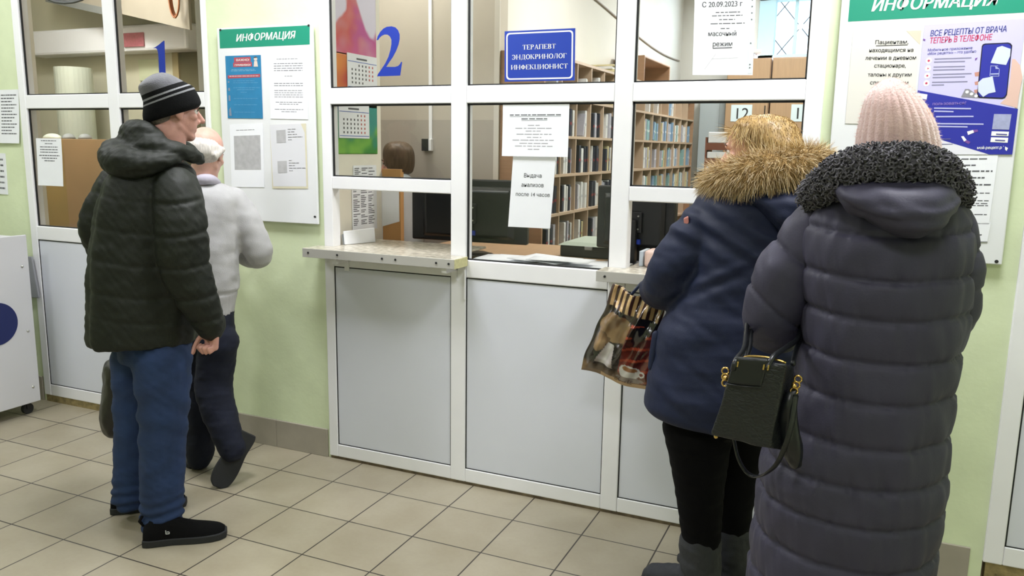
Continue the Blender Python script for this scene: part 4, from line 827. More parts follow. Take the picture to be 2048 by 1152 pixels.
def sculpt(name, mb, mats, voxel, smooth=4, disp=None, matfn=None, parent=None, fine=0):
    """melts the collected shapes into one continuous surface, smooths it, then raises folds on it"""
    me = bpy.data.meshes.new('tmp'); me.from_pydata(mb.v, [], mb.f); o = bpy.data.objects.new('tmp', me); C.objects.link(o)
    bm = bmesh.new(); bm.from_mesh(me); bmesh.ops.recalc_face_normals(bm, faces=bm.faces[:]); bm.to_mesh(me); bm.free()
    rm = o.modifiers.new('r', 'REMESH'); rm.mode = 'VOXEL'; rm.voxel_size = voxel; rm.adaptivity = 0
    bpy.context.view_layer.update(); dg = bpy.context.evaluated_depsgraph_get(); m2 = bpy.data.meshes.new_from_object(o.evaluated_get(dg))
    bpy.data.objects.remove(o); bpy.data.meshes.remove(me); m2.name = name
    n = len(m2.vertices); co = np.empty(n*3); m2.vertices.foreach_get('co', co); co = co.reshape(-1, 3)
    ed = np.empty(len(m2.edges)*2, int); m2.edges.foreach_get('vertices', ed); ed = ed.reshape(-1, 2)
    co = smooth_co(co, ed, smooth)
    def setco(c): m2.vertices.foreach_set('co', c.ravel()); m2.update()
    setco(co)
    if disp:
        nn = np.empty(n*3); m2.vertices.foreach_get('normal', nn); nn = nn.reshape(-1, 3)
        co = co+nn*disp(co, nn)[:, None]; co = smooth_co(co, ed, fine, .4) if fine else co; setco(co)
    mats = mats if isinstance(mats, (list, tuple)) else [mats]
    m2.materials.clear()
    for m in mats: m2.materials.append(m)
    if matfn:
        c = np.empty(len(m2.polygons)*3); m2.polygons.foreach_get('center', c); m2.polygons.foreach_set('material_index', matfn(c.reshape(-1, 3)).astype(int))
    m2.polygons.foreach_set('use_smooth', [True]*len(m2.polygons)); m2.update()
    ob = bpy.data.objects.new(name, m2); C.objects.link(ob)
    if parent: ob.parent = parent
    return ob
def basis(f, tilt=0, roll=0):
    """right, forward, up for a head looking along level-ish f"""
    f = V(f).normalized(); r = f.cross(V((0, 0, 1))).normalized(); u = r.cross(f)
    return r, f, u
def head(mb, c, f, s=1.0, ears=True, nose=1.0):
    """head shapes round c (between the ears), looking along f"""
    r, f, u = basis(f); T = lambda x, y, z: V(c)+(r*x+f*y+u*z)*s
    def ell(x, y, z, a, b, cc, n=20):
        k = len(mb.v); mb.sphere((0, 0, 0), 1, n, 14)
        for i in range(k, len(mb.v)): p = mb.v[i]; mb.v[i] = tuple(T(x+p[0]*a, y+p[1]*b, z+p[2]*cc))
    def cap(a, b, r0, r1): mb.tube([T(*a), T(*b)], [r0*s, r1*s], 12); mb.sphere(T(*a), r0*s, 12, 8); mb.sphere(T(*b), r1*s, 12, 8)
    ell(0, -.012, .045, .077, .098, .088); ell(0, .028, -.028, .060, .066, .082); ell(0, .01, -.03, .064, .07, .06)
    ell(0, .066, -.090, .026, .025, .021); cap((-.05, .0, -.058), (-.02, .062, -.09), .018, .017); cap((.05, .0, -.058), (.02, .062, -.09), .018, .017)
    cap((0, .086, .022), (0, .112*nose, -.022), .008, .0125); cap((-.012, .095, -.030), (.012, .095, -.030), .0095, .0095)
    cap((-.038, .074, .032), (.038, .074, .032), .012, .012); ell(-.043, .052, -.012, .024, .026, .02); ell(.043, .052, -.012, .024, .026, .02)
    cap((-.019, .082, -.053), (.019, .082, -.053), .0075, .0075); cap((-.016, .082, -.065), (.016, .082, -.065), .008, .008); ell(0, .06, -.055, .04, .03, .03)
    if ears:
        for sx in (-1, 1):
            ell(sx*.079, -.012, .002, .008, .021, .033); ell(sx*.076, -.006, -.022, .008, .012, .014)
    return T
def eyes(T, s, parent, iris='#3a4a55'):
    for sx in (-1, 1):
        b = MB(); b.sphere(T(sx*.031, .0705, .009), .0125*s, 14, 10); e = b.build('eye', mat('eye_white', '#e6e2dc', .15), parent, smooth=True)
        b = MB(); b.sphere(T(sx*.031, .0798, .009), .0046*s, 12, 8); b.build('iris', mat('iris_dark', iris, .15), e, smooth=True)
        b = MB(); b.tube([T(sx*.016, .081, .015), T(sx*.031, .0855, .018), T(sx*.047, .075, .013)], [.002*s, .0028*s, .002*s], 6); b.build('eyelid', mat('lash_brown', '#3a2a22', .7), e, smooth=True)
        b = MB(); b.tube([T(sx*.012, .087, .036), T(sx*.032, .089, .041), T(sx*.052, .073, .034)], [.003*s, .0035*s, .002*s], 6); b.build('eyebrow', mat('brow_brown', '#5a483c', .8), parent, smooth=True)
def hand(mb, w_, d, pn, s=1.0, curl=(.9, 1.1, 1.2, 1.3), thumb=1, thcurl=.5):
    """palm and five bent fingers. w_: wrist, d: direction of the palm, pn: palm normal (fingers curl towards it), thumb: side"""
    d = V(d).normalized(); pn = V(pn); pn = (pn-d*pn.dot(d)).normalized(); sd = d.cross(pn)*thumb
    T = lambda x, y, z: V(w_)+(sd*x+d*y+pn*z)*s
    def blob(a, b, r0, r1, n=10): mb.tube([a, b], [r0*s, r1*s], n); mb.sphere(a, r0*s, n, 8); mb.sphere(b, r1*s, n, 8)
    for x0, x1 in ((.026, .030), (.010, .011), (-.008, -.009), (-.024, -.028)): blob(T(x0*.8, .005, 0), T(x1, .082, 0), .016, .0125)
    blob(T(.022, .02, .004), T(.032, .05, .008), .017, .014)
    for (x, L, r), cu in zip(((.030, .072, .0090), (.011, .08, .0095), (-.009, .075, .0090), (-.028, .06, .0080)), curl):
        p = T(x, .085, .001); a = cu*.55; q = [p]
        for fr_, k in ((.45, 1), (.32, 1.0), (.23, .8)):
            p = p+(d*math.cos(a)+pn*math.sin(a))*(L*fr_*s)+sd*(0.0); q.append(p); a += cu*k
        for i in range(3): blob(q[i], q[i+1], r*(1-.07*i), r*(1-.07*(i+1)))
    p = T(.034, .03, .008); a = thcurl; q = [p]
    for L in (.042, .034, .026):
        p = p+(sd*math.cos(a+.5)+d*math.sin(a+.5)*1.0+pn*.45).normalized()*(L*s); q.append(p); a += thcurl
    for i in range(3): blob(q[i], q[i+1], .0115*(1-.08*i), .0115*(1-.08*(i+1)))
def shoe(name, heel, toe, w_, h, m, sole_m, parent, up=V((0, 0, 1)), sole=.022, shaft=0):
    """a shoe from heel to toe standing on its sole"""
    heel, toe = V(heel), V(toe); f = (toe-heel); L = f.length; f.normalize(); sd = f.cross(up).normalized(); upv = sd.cross(f)
    prof = [(0, .78, .60), (.08, .92, .95), (.2, .9, 1), (.35, .86, .95), (.5, .93, .78), (.65, 1, .62), (.8, .97, .52), (.92, .78, .42), (.99, .4, .3)]
    rr = []
    for t, ww, hh in cr(prof, 3):
        ring = []
        for i in range(24):
            a = 2*math.pi*i/24; x = math.cos(a)*w_/2*ww; z = math.sin(a)
            ring.append(heel+f*(t*L)+sd*x+upv*(sole*.6+(z*h*hh if z > 0 else z*sole*.4)))
        rr.append(ring)
    b = MB(); b.rings(rr); o = b.build(name, m, parent, smooth=True)
    sl = []
    for t, ww, hh in cr([(p[0]*1.035-.012, p[1]*1.06, 0) for p in prof], 3): sl.append((t, ww))
    pl = [heel+f*(t*L)+sd*(w_/2*ww) for t, ww in sl]+[heel+f*(t*L)-sd*(w_/2*ww) for t, ww in reversed(sl)]
    b = MB(); b.prism(pl, upv*sole); so = b.build('sole', sole_m, o, bevel=.004)
    return o
skin_m = mat('skin', '#c79a86', .5, var=.07, scale=35, bump=.15, bscale=180)
def skinmat(n, h): return mat(n, h, .5, var=.08, scale=30, bump=.15, bscale=180)
# ---------------- man in the green-black parka ----------------
fr = Fr(-.95, -.90); R, F = fr.R, fr.F; Z = V((0, 0, 1))
sk1 = skinmat('skin_ruddy', '#c49184')
hc = fr.p(348, 224, 0); hf = R*.94+F*.34-Z*.10
b = MB(); T = head(b, hc, hf, .93, nose=1.06)
limb(b, fr, [(338, 262, -.01, 32), (335, 300, 0, 34), (322, 340, 0, 40)])
trunk(b, fr, [(345, 285, 345, 0, .07), (380, 235, 365, 0, .10), (480, 215, 370, 0, .11), (600, 212, 365, 0, .11), (680, 240, 360, 0, .10), (705, 262, 350, 0, .07)])
for rows in ([(345, 395, -.17, 24), (355, 500, -.2, 22), (400, 600, -.2, 18), (423, 655, -.2, 14)], [(225, 395, .15, 24), (200, 470, .17, 22), (245, 540, .27, 18), (268, 600, .32, 14)],
             [(318, 715, -.09, 36), (326, 850, -.1, 30), (322, 1000, -.1, 20), (318, 1060, -.1, 15)], [(274, 715, .09, 32), (266, 850, .1, 27), (258, 960, .1, 19), (255, 1005, .1, 15)]): limb(b, fr, rows)
hand(b, fr.p(426, 652, -.2), -Z*.9-R*.1, -R*.85-F*.4, .95, curl=(1.55, 1.65, 1.7, 1.75), thumb=1, thcurl=.5)
hand(b, fr.p(268, 600, .32), -Z, R*.6-F*.6, .95, curl=(1.2, 1.3, 1.3, 1.3), thumb=-1)
man = sculpt('person', b, [sk1], .0042, 3)
tag(man, 'man in a dark green hooded parka, grey and black beanie and jeans', 'person')
eyes(T, .93, man)
# short grey hair at the nape, under the beanie
b = MB(); b.sphere(T(0, -.062, -.018), .046, 20, 12, sq=(1.2, 1, 1)); sculpt('hair', b, [mat('grey_hair', '#6f6560', .8, var=.3, scale=120)], .006, 2, parent=man)
# beanie: rings along a tilted axis
ax = (Z*.88-R*.34).normalized(); b0_, b1_ = fr.p(345, 229, 0), None
def hat(name, fr, rows, mats, mis, parent, n=48, disp=None, rib=0, nr=40):
    """rows: (uA, vA, uB, vB, halfdepth) the two silhouette ends of each ring, bottom to top"""
    rr = []; ms = []
    q = cr(rows, 4)
    for i, (ua, va, ub, vb, hb) in enumerate(q):
        a, c_ = fr.p(ua, va), fr.p(ub, vb); ce = (a+c_)/2; h = (c_-a)/2; ring = []
        for k in range(n):
            t = 2*math.pi*k/n; g = 1+(rib*(abs(math.sin(t*nr/2))-.5)); ring.append(ce+h*(math.cos(t)*g)+fr.F*(hb*math.sin(t)*g))
        rr.append(ring)
    ms = [mis[min(i//4, len(mis)-1)] for i in range(len(rr)-1)]
    b = MB(); b.rings(rr, mis=ms); b.m[-1] = ms[-1]; o = b.build(name, mats, parent, smooth=True); return o
knit_b = mat('black_knit', '#0b0c0e', .95, bump=.8, bscale=260, spec=.2); knit_g = mat('grey_knit', '#5b5b61', .95, bump=.8, bscale=260, var=.12, scale=40, sheen=.3); knit_l = mat('pale_grey_knit', '#85868a', .95, bump=.8, bscale=260)
hat('beanie', fr, [(291, 247, 396, 216, .085), (287, 243, 402, 207, .093), (285, 231, 399, 195, .097), (286, 214.5, 390, 178.5, .099), (286, 211, 388, 175, .099), (286, 205, 382, 170.5, .098), (285, 201, 378, 168.5, .097), (282, 192, 367, 163, .094), (277, 180, 355, 156, .09), (278, 170, 345, 151, .08), (290, 158, 335, 147, .055), (305, 149, 325, 145, .025)],
    [knit_b, knit_g, knit_l], [0, 0, 0, 2, 0, 2, 0, 1, 1, 1, 1, 1], man)
# parka
b = MB()
trunk(b, fr, [(322, 262, 372, .0, .10), (338, 232, 388, .0, .145), (365, 210, 398, .0, .165), (420, 192, 402, .0, .18), (500, 180, 400, .0, .185), (580, 175, 398, .0, .185), (660, 172, 398, .0, .185), (682, 178, 395, .0, .18)], pw=2.5)
limb(b, fr, [(352, 378, -.15, 46), (362, 440, -.2, 50), (368, 520, -.21, 49), (392, 590, -.21, 43), (420, 645, -.2, 31), (424, 656, -.2, 27)])
limb(b, fr, [(240, 375, .12, 45), (212, 430, .15, 46), (205, 466, .17, 42), (235, 525, .27, 38), (262, 580, .32, 32), (268, 596, .32, 27)])
gpk = mat('green_black_cloth', '#151912', .62, var=.10, scale=25, bump=.2, bscale=300, spec=.35)
seams = [fr.p(320, v, -.2).z for v in (395, 460, 525, 590, 640)]
def dj(co, nn):
    z = co[:, 2]+.02*np.sin(co@np.array(R)*9); o = .0055*wr(co, (7, 7, 2.2), 3)+.0035*wr(co, (5, 5, 16), 5)+.0022*wr(co, (22, 22, 30), 8)
    
    arm = np.clip(1-((co-np.array(fr.A))@np.array(F)+.24)/.12, .35, 1)
    for s in seams: o -= .007*arm*np.exp(-((z-s)/.009)**2)
    side = co@np.array(F); o += .004*wr(co, (16, 16, 5), 9)*np.clip((-(co-np.array(fr.A))@np.array(R))*6, 0, 1); return o
pk = sculpt('parka', b, [gpk], .0075, 7, dj, parent=man)
# collar and folded hood
b = MB()
limb(b, fr, [(398, 318, -.04, 13), (372, 306, -.10, 17), (335, 300, -.12, 22), (288, 290, -.08, 28), (262, 292, .02, 30), (290, 285, .10, 24), (350, 292, .12, 16), (395, 312, .06, 11)], n=18)
limb(b, fr, [(345, 318, -.14, 16), (300, 328, -.16, 24), (250, 326, -.12, 32), (232, 312, 0, 34), (255, 308, .12, 28), (320, 312, .14, 18)], n=18)
limb(b, fr, [(330, 292, -.10, 15), (290, 268, -.07, 26), (268, 268, .02, 28), (295, 262, .09, 20)], n=18)
limb(b, fr, [(407, 323, -.05, 5), (392, 315, -.07, 13), (372, 305, -.09, 16)], n=14); limb(b, fr, [(398, 312, .08, 6), (380, 300, .10, 14), (350, 292, .11, 16)], n=14)
sculpt('hood', b, [gpk], .0065, 6, lambda co, nn: .005*wr(co, (9, 9, 22), 13)+.003*wr(co, (25, 25, 25), 14), parent=man)
# jeans
jn = mat('blue_denim', '#1b3056', .85, var=.2, scale=9, bump=.25, bscale=500)
b = MB()
trunk(b, fr, [(640, 225, 392, .0, .15), (690, 234, 384, -.0, .15), (715, 236, 383, .0, .14)])
limb(b, fr, [(322, 715, -.08, 60), (327, 780, -.1, 52), (326, 860, -.1, 46), (325, 950, -.1, 43), (324, 1030, -.1, 39), (325, 1052, -.1, 38)], n=24); limb(b, fr, [(272, 715, .1, 48), (270, 800, .1, 42), (268, 880, .1, 38), (264, 950, .1, 36), (260, 992, .1, 34)], n=24)
kz = fr.p(320, 830, -.1).z
def djn(co, nn):
    z = co[:, 2]; o = .004*wr(co, (6, 6, 9), 21)+.002*wr(co, (20, 20, 30), 22)
    o += .006*np.exp(-((z-.08)/.09)**2)*np.sin(z*150+2*np.sin(co[:, 0]*20))+.004*np.exp(-((z-kz)/.12)**2)*np.sin(z*60+3*np.sin(co[:, 1]*14)); return o
jo = sculpt('jeans', b, [jn], .007, 5, djn, parent=man)
sm = mat('pale_denim_stitch', '#4d6b8e', .8); bs = MB(); q = cr([(362, 700, -.19, 0), (352, 800, -.19, 0), (350, 900, -.19, 0), (349, 1040, -.185, 0)], 8)
# shoes
sb = mat('black_fabric_shoe', '#0a0a0b', .95, bump=.4, bscale=400, spec=.15); so = mat('dark_rubber', '#1c1d20', .7)
h0 = P(290, 1086, 2, 0); t0 = P(452, 1070, 2, 0); f_ = (t0-h0).normalized()
s1 = shoe('shoe', h0+f_*.0, t0, .105, .085, sb, so, man, sole=.028)
b = MB(); ptg = fr.p(337, 1058, -.16); 
h1 = P(226, 1022, 2, 0); s2 = shoe('shoe', h1, h1+(f_*.9-F*.0).normalized()*.285, .10, .085, sb, so, man, sole=.028)
g = fr.p(336, 1058, 0); ray = (g-CAM).normalized(); c0 = (h0+t0)/2; sd_ = f_.cross(Z).normalized()
tg = MB(); lx = h0+f_*.085+sd_*.050; 
for a, c_ in (((0, 0), (0, 1)), ((0, 0), (1, 0)), ((1, 0), (1, .5)), ((.3, .5), (.9, .6))):
    tg.tube([lx+f_*(.012*a[0])+Z*(.052+.014*a[1]), lx+f_*(.012*c_[0])+Z*(.052+.014*c_[1])], .0018, 6)
tg.build('shoe_tab', mat('pale_tab', '#b9bbbb', .5), s1)
b = MB(); b.tube([h0+Z*.07, h0-f_*.014+Z*.09, h0-f_*.004+Z*.11], .006, 8); b.build('heel_tab', sb, s1, smooth=True)
# shopping bag hanging from his left hand
bg = MB(); bl = mat('dark_brown_leather', '#1b1715', .4, var=.15, scale=14, bump=.3, bscale=60)
trunk(bg, fr, [(722, 214, 262, .34, .08), (735, 206, 275, .34, .10), (780, 205, 283, .34, .11), (830, 199, 288, .34, .11), (856, 206, 285, .34, .10), (864, 215, 275, .34, .07)], pw=3)
bag = thing('shopping_bag', 'dark brown shopping bag hanging behind the legs of the man in jeans', 'bag', fr.p(240, 864, .3))
put(sculpt('bag_body', bg, [bl], .008, 4, lambda co, nn: .006*wr(co, (9, 9, 5), 31)+.003*wr(co, (20, 20, 14), 32)), bag)
for u0, u1, dd in ((222, 262, .24), (220, 262, .36)):
    h_ = MB(); q = cr([(u0, 735, dd), (226, 705, dd), (262, 655, .32), (268, 638, .32), (270, 660, .32), (262, 705, dd), (u1, 735, dd)], 5); h_.tube([fr.p(*p) for p in q], .006, 8)
    put(h_.build('handle', bl, smooth=True), bag)
# ---------------- white-haired man walking, and the worker behind the glass ----------------
fr = Fr(-1.12, -.42); R, F = fr.R, fr.F
b = MB(); hc = fr.p(412, 311, 0); hf = F*.85+R*.40-Z*.38
T = head(b, hc, hf, .90)
limb(b, fr, [(412, 330, -.01, 24), (408, 358, 0, 26), (408, 380, 0, 30)])
trunk(b, fr, [(368, 385, 440, .02, .06), (390, 362, 478, .02, .09), (480, 368, 470, .02, .10), (600, 385, 462, .02, .10), (650, 395, 455, .02, .09), (672, 405, 445, .02, .06)])
for rows in ([(470, 405, 0, 18), (516, 505, .0, 15), (490, 508, .2, 12), (478, 505, .28, 10)], [(368, 405, .03, 18), (350, 500, .05, 15), (375, 520, .22, 12), (385, 515, .27, 10)],
             [(406, 670, .08, 20), (400, 780, .10, 19), (400, 905, .10, 13)], [(432, 672, -.03, 20), (430, 770, -.02, 17), (448, 850, -.09, 13), (462, 895, -.13, 10)]): limb(b, fr, rows)
hand(b, fr.p(478, 505, .28), F*.5-R*.7+Z*.2, -Z*.3-R*.4+F*.2, .95, curl=(1, 1.1, 1.1, 1.1)); hand(b, fr.p(385, 515, .27), F*.5+R*.7+Z*.2, -Z*.3+R*.4+F*.2, .95, curl=(1, 1.1, 1.1, 1.1), thumb=-1)
old = sculpt('person', b, [skinmat('skin_pink', '#d3a595')], .0045, 3); tag(old, 'white-haired man in a pale grey pullover walking, half hidden by the green parka', 'person')
eyes(T, .9, old)
b = MB()
k0 = len(b.v); b.sphere((0, 0, 0), 1, 26, 18); b.v = [tuple(T(p[0]*.083, -.036+p[1]*.083, .012+p[2]*.074)) for p in b.v]
for sx in (-1, 1):
    b.tube([T(sx*.072, .015, .04), T(sx*.078, -.02, .02), T(sx*.06, -.06, -.03)], [.012, .017, .022], 14)
wh = mat('white_hair', '#cfc9c2', .7, var=.18, scale=160, stretch=(1, 1, .25))
sculpt('hair', b, [wh], .0055, 4, lambda co, nn: .002*wr(co, (50, 50, 14), 3), parent=old)
# shirt collar, pullover, trousers
sw = mat('pale_grey_knit_wool', '#b3b2b3', .9, var=.04, scale=30, bump=.4, bscale=350, sheen=.2)
b = MB(); limb(b, fr, [(388, 366, .05, 8), (400, 360, -.05, 11), (420, 359, -.06, 11), (434, 366, .0, 8), (428, 372, .07, 8), (400, 374, .09, 8), (388, 366, .05, 8)], n=12)
sculpt('shirt_collar', b, [mat('lavender_shirt', '#b9b4c2', .8)], .005, 3, parent=old)
b = MB()
trunk(b, fr, [(363, 392, 432, .02, .06), (373, 372, 462, .02, .10), (392, 352, 482, .02, .13), (440, 350, 482, .02, .145), (520, 352, 479, .02, .15), (580, 356, 478, .02, .15), (600, 360, 474, .02, .145), (627, 362, 470, .02, .142)])
limb(b, fr, [(466, 402, .01, 30), (490, 440, .0, 31), (510, 490, .0, 30), (517, 508, .02, 28), (500, 512, .14, 23), (486, 510, .22, 19)]); limb(b, fr, [(368, 402, .03, 28), (352, 450, .04, 28), (345, 500, .05, 26), (365, 518, .17, 22)])
hz_ = [fr.p(440, v, -.1).z for v in (588, 627)]
def ds(co, nn):
    o = .005*wr(co, (6, 6, 5), 41)+.0035*wr(co, (9, 9, 14), 42); z = co[:, 2]; rib = (z < hz_[0]); an = np.arctan2(co[:, 1]+.42, co[:, 0]+1.12)
    return np.where(rib, -.004+.0016*np.sin(an*90), o)-.006*np.exp(-((z-hz_[0])/.006)**2)
sculpt('pullover', b, [sw], .007, 6, ds, parent=old)
b = MB(); nv = mat('dark_navy_cloth', '#0d1326', .9, var=.12, scale=20, bump=.2, bscale=400)
trunk(b, fr, [(600, 368, 468, .02, .13), (640, 370, 471, .02, .135), (680, 372, 472, .02, .135)])
limb(b, fr, [(408, 680, .09, 42), (404, 770, .10, 35), (402, 850, .10, 30), (400, 905, .10, 27), (399, 915, .10, 25)], n=22); limb(b, fr, [(438, 680, -.04, 40), (428, 760, -.02, 37), (434, 805, -.05, 35), (454, 865, -.10, 30), (464, 898, -.13, 27)], n=22)
sculpt('trousers', b, [nv], .007, 5, lambda co, nn: .006*wr(co, (6, 6, 9), 51)+.003*wr(co, (16, 16, 24), 52), parent=old)
bs_ = mat('black_leather_shoe', '#0d0c0c', .35, bump=.1, bscale=200)
h0 = P(396, 934, 2, 0); t0 = h0+(F*.8-R*.25).normalized()*.27; shoe('shoe', h0, t0, .095, .07, bs_, so, old)
tp = P(436, 974, 2, .012); hp = fr.p(478, 898, -.14); d_ = (hp-tp).normalized(); shoe('shoe', tp+d_*.26, tp, .10, .075, bs_, so, old, up=(R*.35-F*.5+Z*.2).cross(d_).cross(d_)*-1 if False else -(F*.9-R*.1-Z*.0).cross(d_).cross(d_))
# worker in a white coat behind the left window
wp = P(797, 312, 1, .86); wfr = Fr(wp.x, .86); R, F = wfr.R, wfr.F
b = MB(); T = head(b, wfr.p(797, 328, 0), F*.3-R*.95-Z*.2, .92)
limb(b, wfr, [(797, 335, 0, 18), (797, 365, 0, 20)]); trunk(b, wfr, [(362, 780, 815, 0, .06), (380, 757, 838, 0, .08), (520, 762, 832, 0, .09), (640, 755, 838, 0, .1)])
for u, dd in ((780, .05), (812, -.02)): limb(b, wfr, [(u, 640, dd, 22), (u, 780, dd, 17), (u, 905, dd, 12)])
for u, dd in ((762, .05), (832, -.03)): limb(b, wfr, [(u, 385, dd, 15), (u, 470, dd, 12), (u-18, 500, .14 if dd > 0 else .08, 10)]); hand(b, wfr.p(u-18, 500, .14 if dd > 0 else .08), -R*.7+F*.4, -Z, .9, thumb=1 if dd < 0 else -1)
wk = sculpt('person', b, [sk1], .005, 3); tag(wk, 'brown-haired worker in a white coat seen behind the left glass window', 'person'); eyes(T, .92, wk)
for u, dd in ((780, .05), (812, -.02)): q = wfr.p(u, 905, dd); q.z = 0; shoe('shoe', q-(-R*.9+F*.3)*.07, q+(-R*.9+F*.3)*.17, .085, .06, bs_, so, wk)
bh = mat('brown_hair', '#5a4a38', .5, var=.3, scale=60, stretch=(1, 1, .2))
b = MB(); trunk(b, wfr, [(283, 785, 806, 0, .03), (287, 774, 817, 0, .065), (298, 767, 826, 0, .09), (315, 766, 830, .01, .1), (332, 769, 829, .01, .095), (345, 776, 824, .0, .07), (348, 785, 815, 0, .05)], n=30)
sculpt('hair', b, [bh], .006, 4, lambda co, nn: .003*wr(co, (40, 40, 5), 61), parent=wk)
b = MB(); trunk(b, wfr, [(345, 784, 812, .0, .07), (358, 768, 826, 0, .10), (380, 750, 845, 0, .12), (520, 752, 842, 0, .125), (640, 745, 848, 0, .135), (720, 742, 852, 0, .14)])
for u, dd in ((762, .05), (834, -.03)): limb(b, wfr, [(u, 385, dd, 20), (u, 470, dd, 17), (u-15, 496, .12 if dd > 0 else .06, 14)])
sculpt('lab_coat', b, [mat('white_coat_cloth', '#dde3ec', .8)], .008, 5, lambda co, nn: .005*wr(co, (6, 6, 4), 62), parent=wk)
# ---------------- woman in the navy parka with a fur hood ----------------
def hsv_rows(cols, n, r):
    return [cols[r.randrange(len(cols))] for _ in range(n)]
def strands(name, roots, L, wd, cols, parent, droop=.4, jit=.3, seed=1, m=None, layer='fur', rough=.5, curl=0):
    """thin tapered hairs: roots = [(point, direction)]; each hair's colour runs from its root to its tip"""
    r = random.Random(seed); vs_ = []; fs = []; cl = []
    for p, d in roots:
        d = (V(d)+V((r.gauss(0, jit), r.gauss(0, jit), r.gauss(0, jit)))).normalized(); l = L*r.uniform(.55, 1.15); s_ = d.cross(V((r.gauss(0, 1), r.gauss(0, 1), r.gauss(0, 1)))).normalized()*wd
        o = len(vs_); q = V(p)-d*.004; c0, c1 = cols[r.randrange(len(cols))]
        for k in range(4):
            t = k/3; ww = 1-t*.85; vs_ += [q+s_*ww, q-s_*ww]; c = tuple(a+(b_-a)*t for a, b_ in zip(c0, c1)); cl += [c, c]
            d = (d+V((0, 0, -droop/3))+s_*(curl/wd if wd else 0)).normalized(); q = q+d*(l/3)
        fs += [(o+2*k, o+2*k+1, o+2*k+3, o+2*k+2) for k in range(3)]
    me = bpy.data.meshes.new(name); me.from_pydata(vs_, [], fs); a = me.color_attributes.new(layer, 'FLOAT_COLOR', 'POINT'); a.data.foreach_set('color', [c for q in cl for c in q])
    me.materials.append(mat('hairs_'+layer+str(rough), '#ffffff', rough, attr=layer, spec=.3)); o = bpy.data.objects.new(name, me); C.objects.link(o); o.parent = parent; return o
def surf_roots(ob, n, seed, flt=None):
    me = ob.data; r = np.random.default_rng(seed); k = len(me.polygons); ar = np.empty(k); me.polygons.foreach_get('area', ar); idx = r.choice(k, n, p=ar/ar.sum())
    ce = np.empty(k*3); me.polygons.foreach_get('center', ce); nn = np.empty(k*3); me.polygons.foreach_get('normal', nn); ce = ce.reshape(-1, 3); nn = nn.reshape(-1, 3)
    return [(V(ce[i]), V(nn[i])) for i in idx if flt is None or flt(ce[i])]
fr = Fr(1.16, -.45); R, F = fr.R, fr.F
hf = -R*.90+F*.42-Z*.06; hc = fr.p(1505, 309, -.02)
b = MB(); T = head(b, hc, hf, .89, ears=False)
limb(b, fr, [(1515, 345, 0, 40), (1515, 390, 0, 44)])
trunk(b, fr, [(385, 1470, 1560, 0, .07), (420, 1425, 1600, 0, .10), (560, 1420, 1605, 0, .12), (700, 1400, 1605, 0, .13), (800, 1385, 1560, 0.02, .10), (830, 1420, 1520, 0.03, .06)])
limb(b, fr, [(1440, 430, .0, 32), (1350, 555, .0, 28), (1326, 580, .16, 22), (1320, 582, .20, 17)]); hand(b, fr.p(1320, 582, .20), R*.85-Z*.25+F*.1, -F*.6-Z*.3, .88, curl=(1.2, 1.3, 1.3, 1.3), thumb=-1)
limb(b, fr, [(1595, 430, .0, 32), (1625, 560, .05, 28), (1570, 590, .17, 20), (1545, 588, .19, 17)]); hand(b, fr.p(1545, 588, .19), -R*.9+F*.1-Z*.2, -F*.8, .88, thumb=1)
for rows in ([(1412, 850, -.03, 50), (1404, 980, -.03, 34), (1401, 1120, -.02, 24), (1400, 1185, -.02, 22)], [(1478, 850, .12, 44), (1470, 980, .13, 30), (1467, 1100, .13, 22), (1466, 1150, .12, 21)]): limb(b, fr, rows)
w1 = sculpt('person', b, [skinmat('skin_fair', '#dba791')], .0043, 3); tag(w1, 'blonde woman in a navy parka with a thick fur-trimmed hood facing the right window', 'person'); eyes(T, .89, w1)
# hair
hb = mat('blonde_hair', '#a98a58', .45, var=.28, scale=50, stretch=(1, 1, .22))
b = MB()
trunk(b, fr, [(231, 1505, 1550, 0, .04), (237, 1482, 1574, 0, .075), (251, 1466, 1592, .0, .098), (270, 1474, 1602, -.01, .10), (290, 1500, 1608, -.02, .10), (318, 1518, 1612, -.02, .095), (345, 1505, 1612, .0, .09), (380, 1510, 1600, 0, .08)], n=36)
fl = lambda co: (co-np.array(hc))@np.array(hf)
hair = sculpt('hair', b, [hb], .0055, 4, lambda co, nn: .0035*wr(co, (34, 34, 4), 71)+.002*wr(co, (70, 70, 8), 72), parent=w1)
rt_ = []; r = random.Random(5); top = fr.p(1522, 240, 0)
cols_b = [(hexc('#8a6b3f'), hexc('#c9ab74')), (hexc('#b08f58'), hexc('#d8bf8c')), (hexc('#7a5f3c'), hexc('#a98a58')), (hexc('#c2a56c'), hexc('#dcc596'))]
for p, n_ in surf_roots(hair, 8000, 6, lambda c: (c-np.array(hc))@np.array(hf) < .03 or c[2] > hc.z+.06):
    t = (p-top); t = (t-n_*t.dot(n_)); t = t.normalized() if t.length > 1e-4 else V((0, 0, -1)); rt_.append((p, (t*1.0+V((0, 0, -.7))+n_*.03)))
strands('hair_locks', rt_, .075, .0012, cols_b, hair, .15, .05, 9, layer='hair')
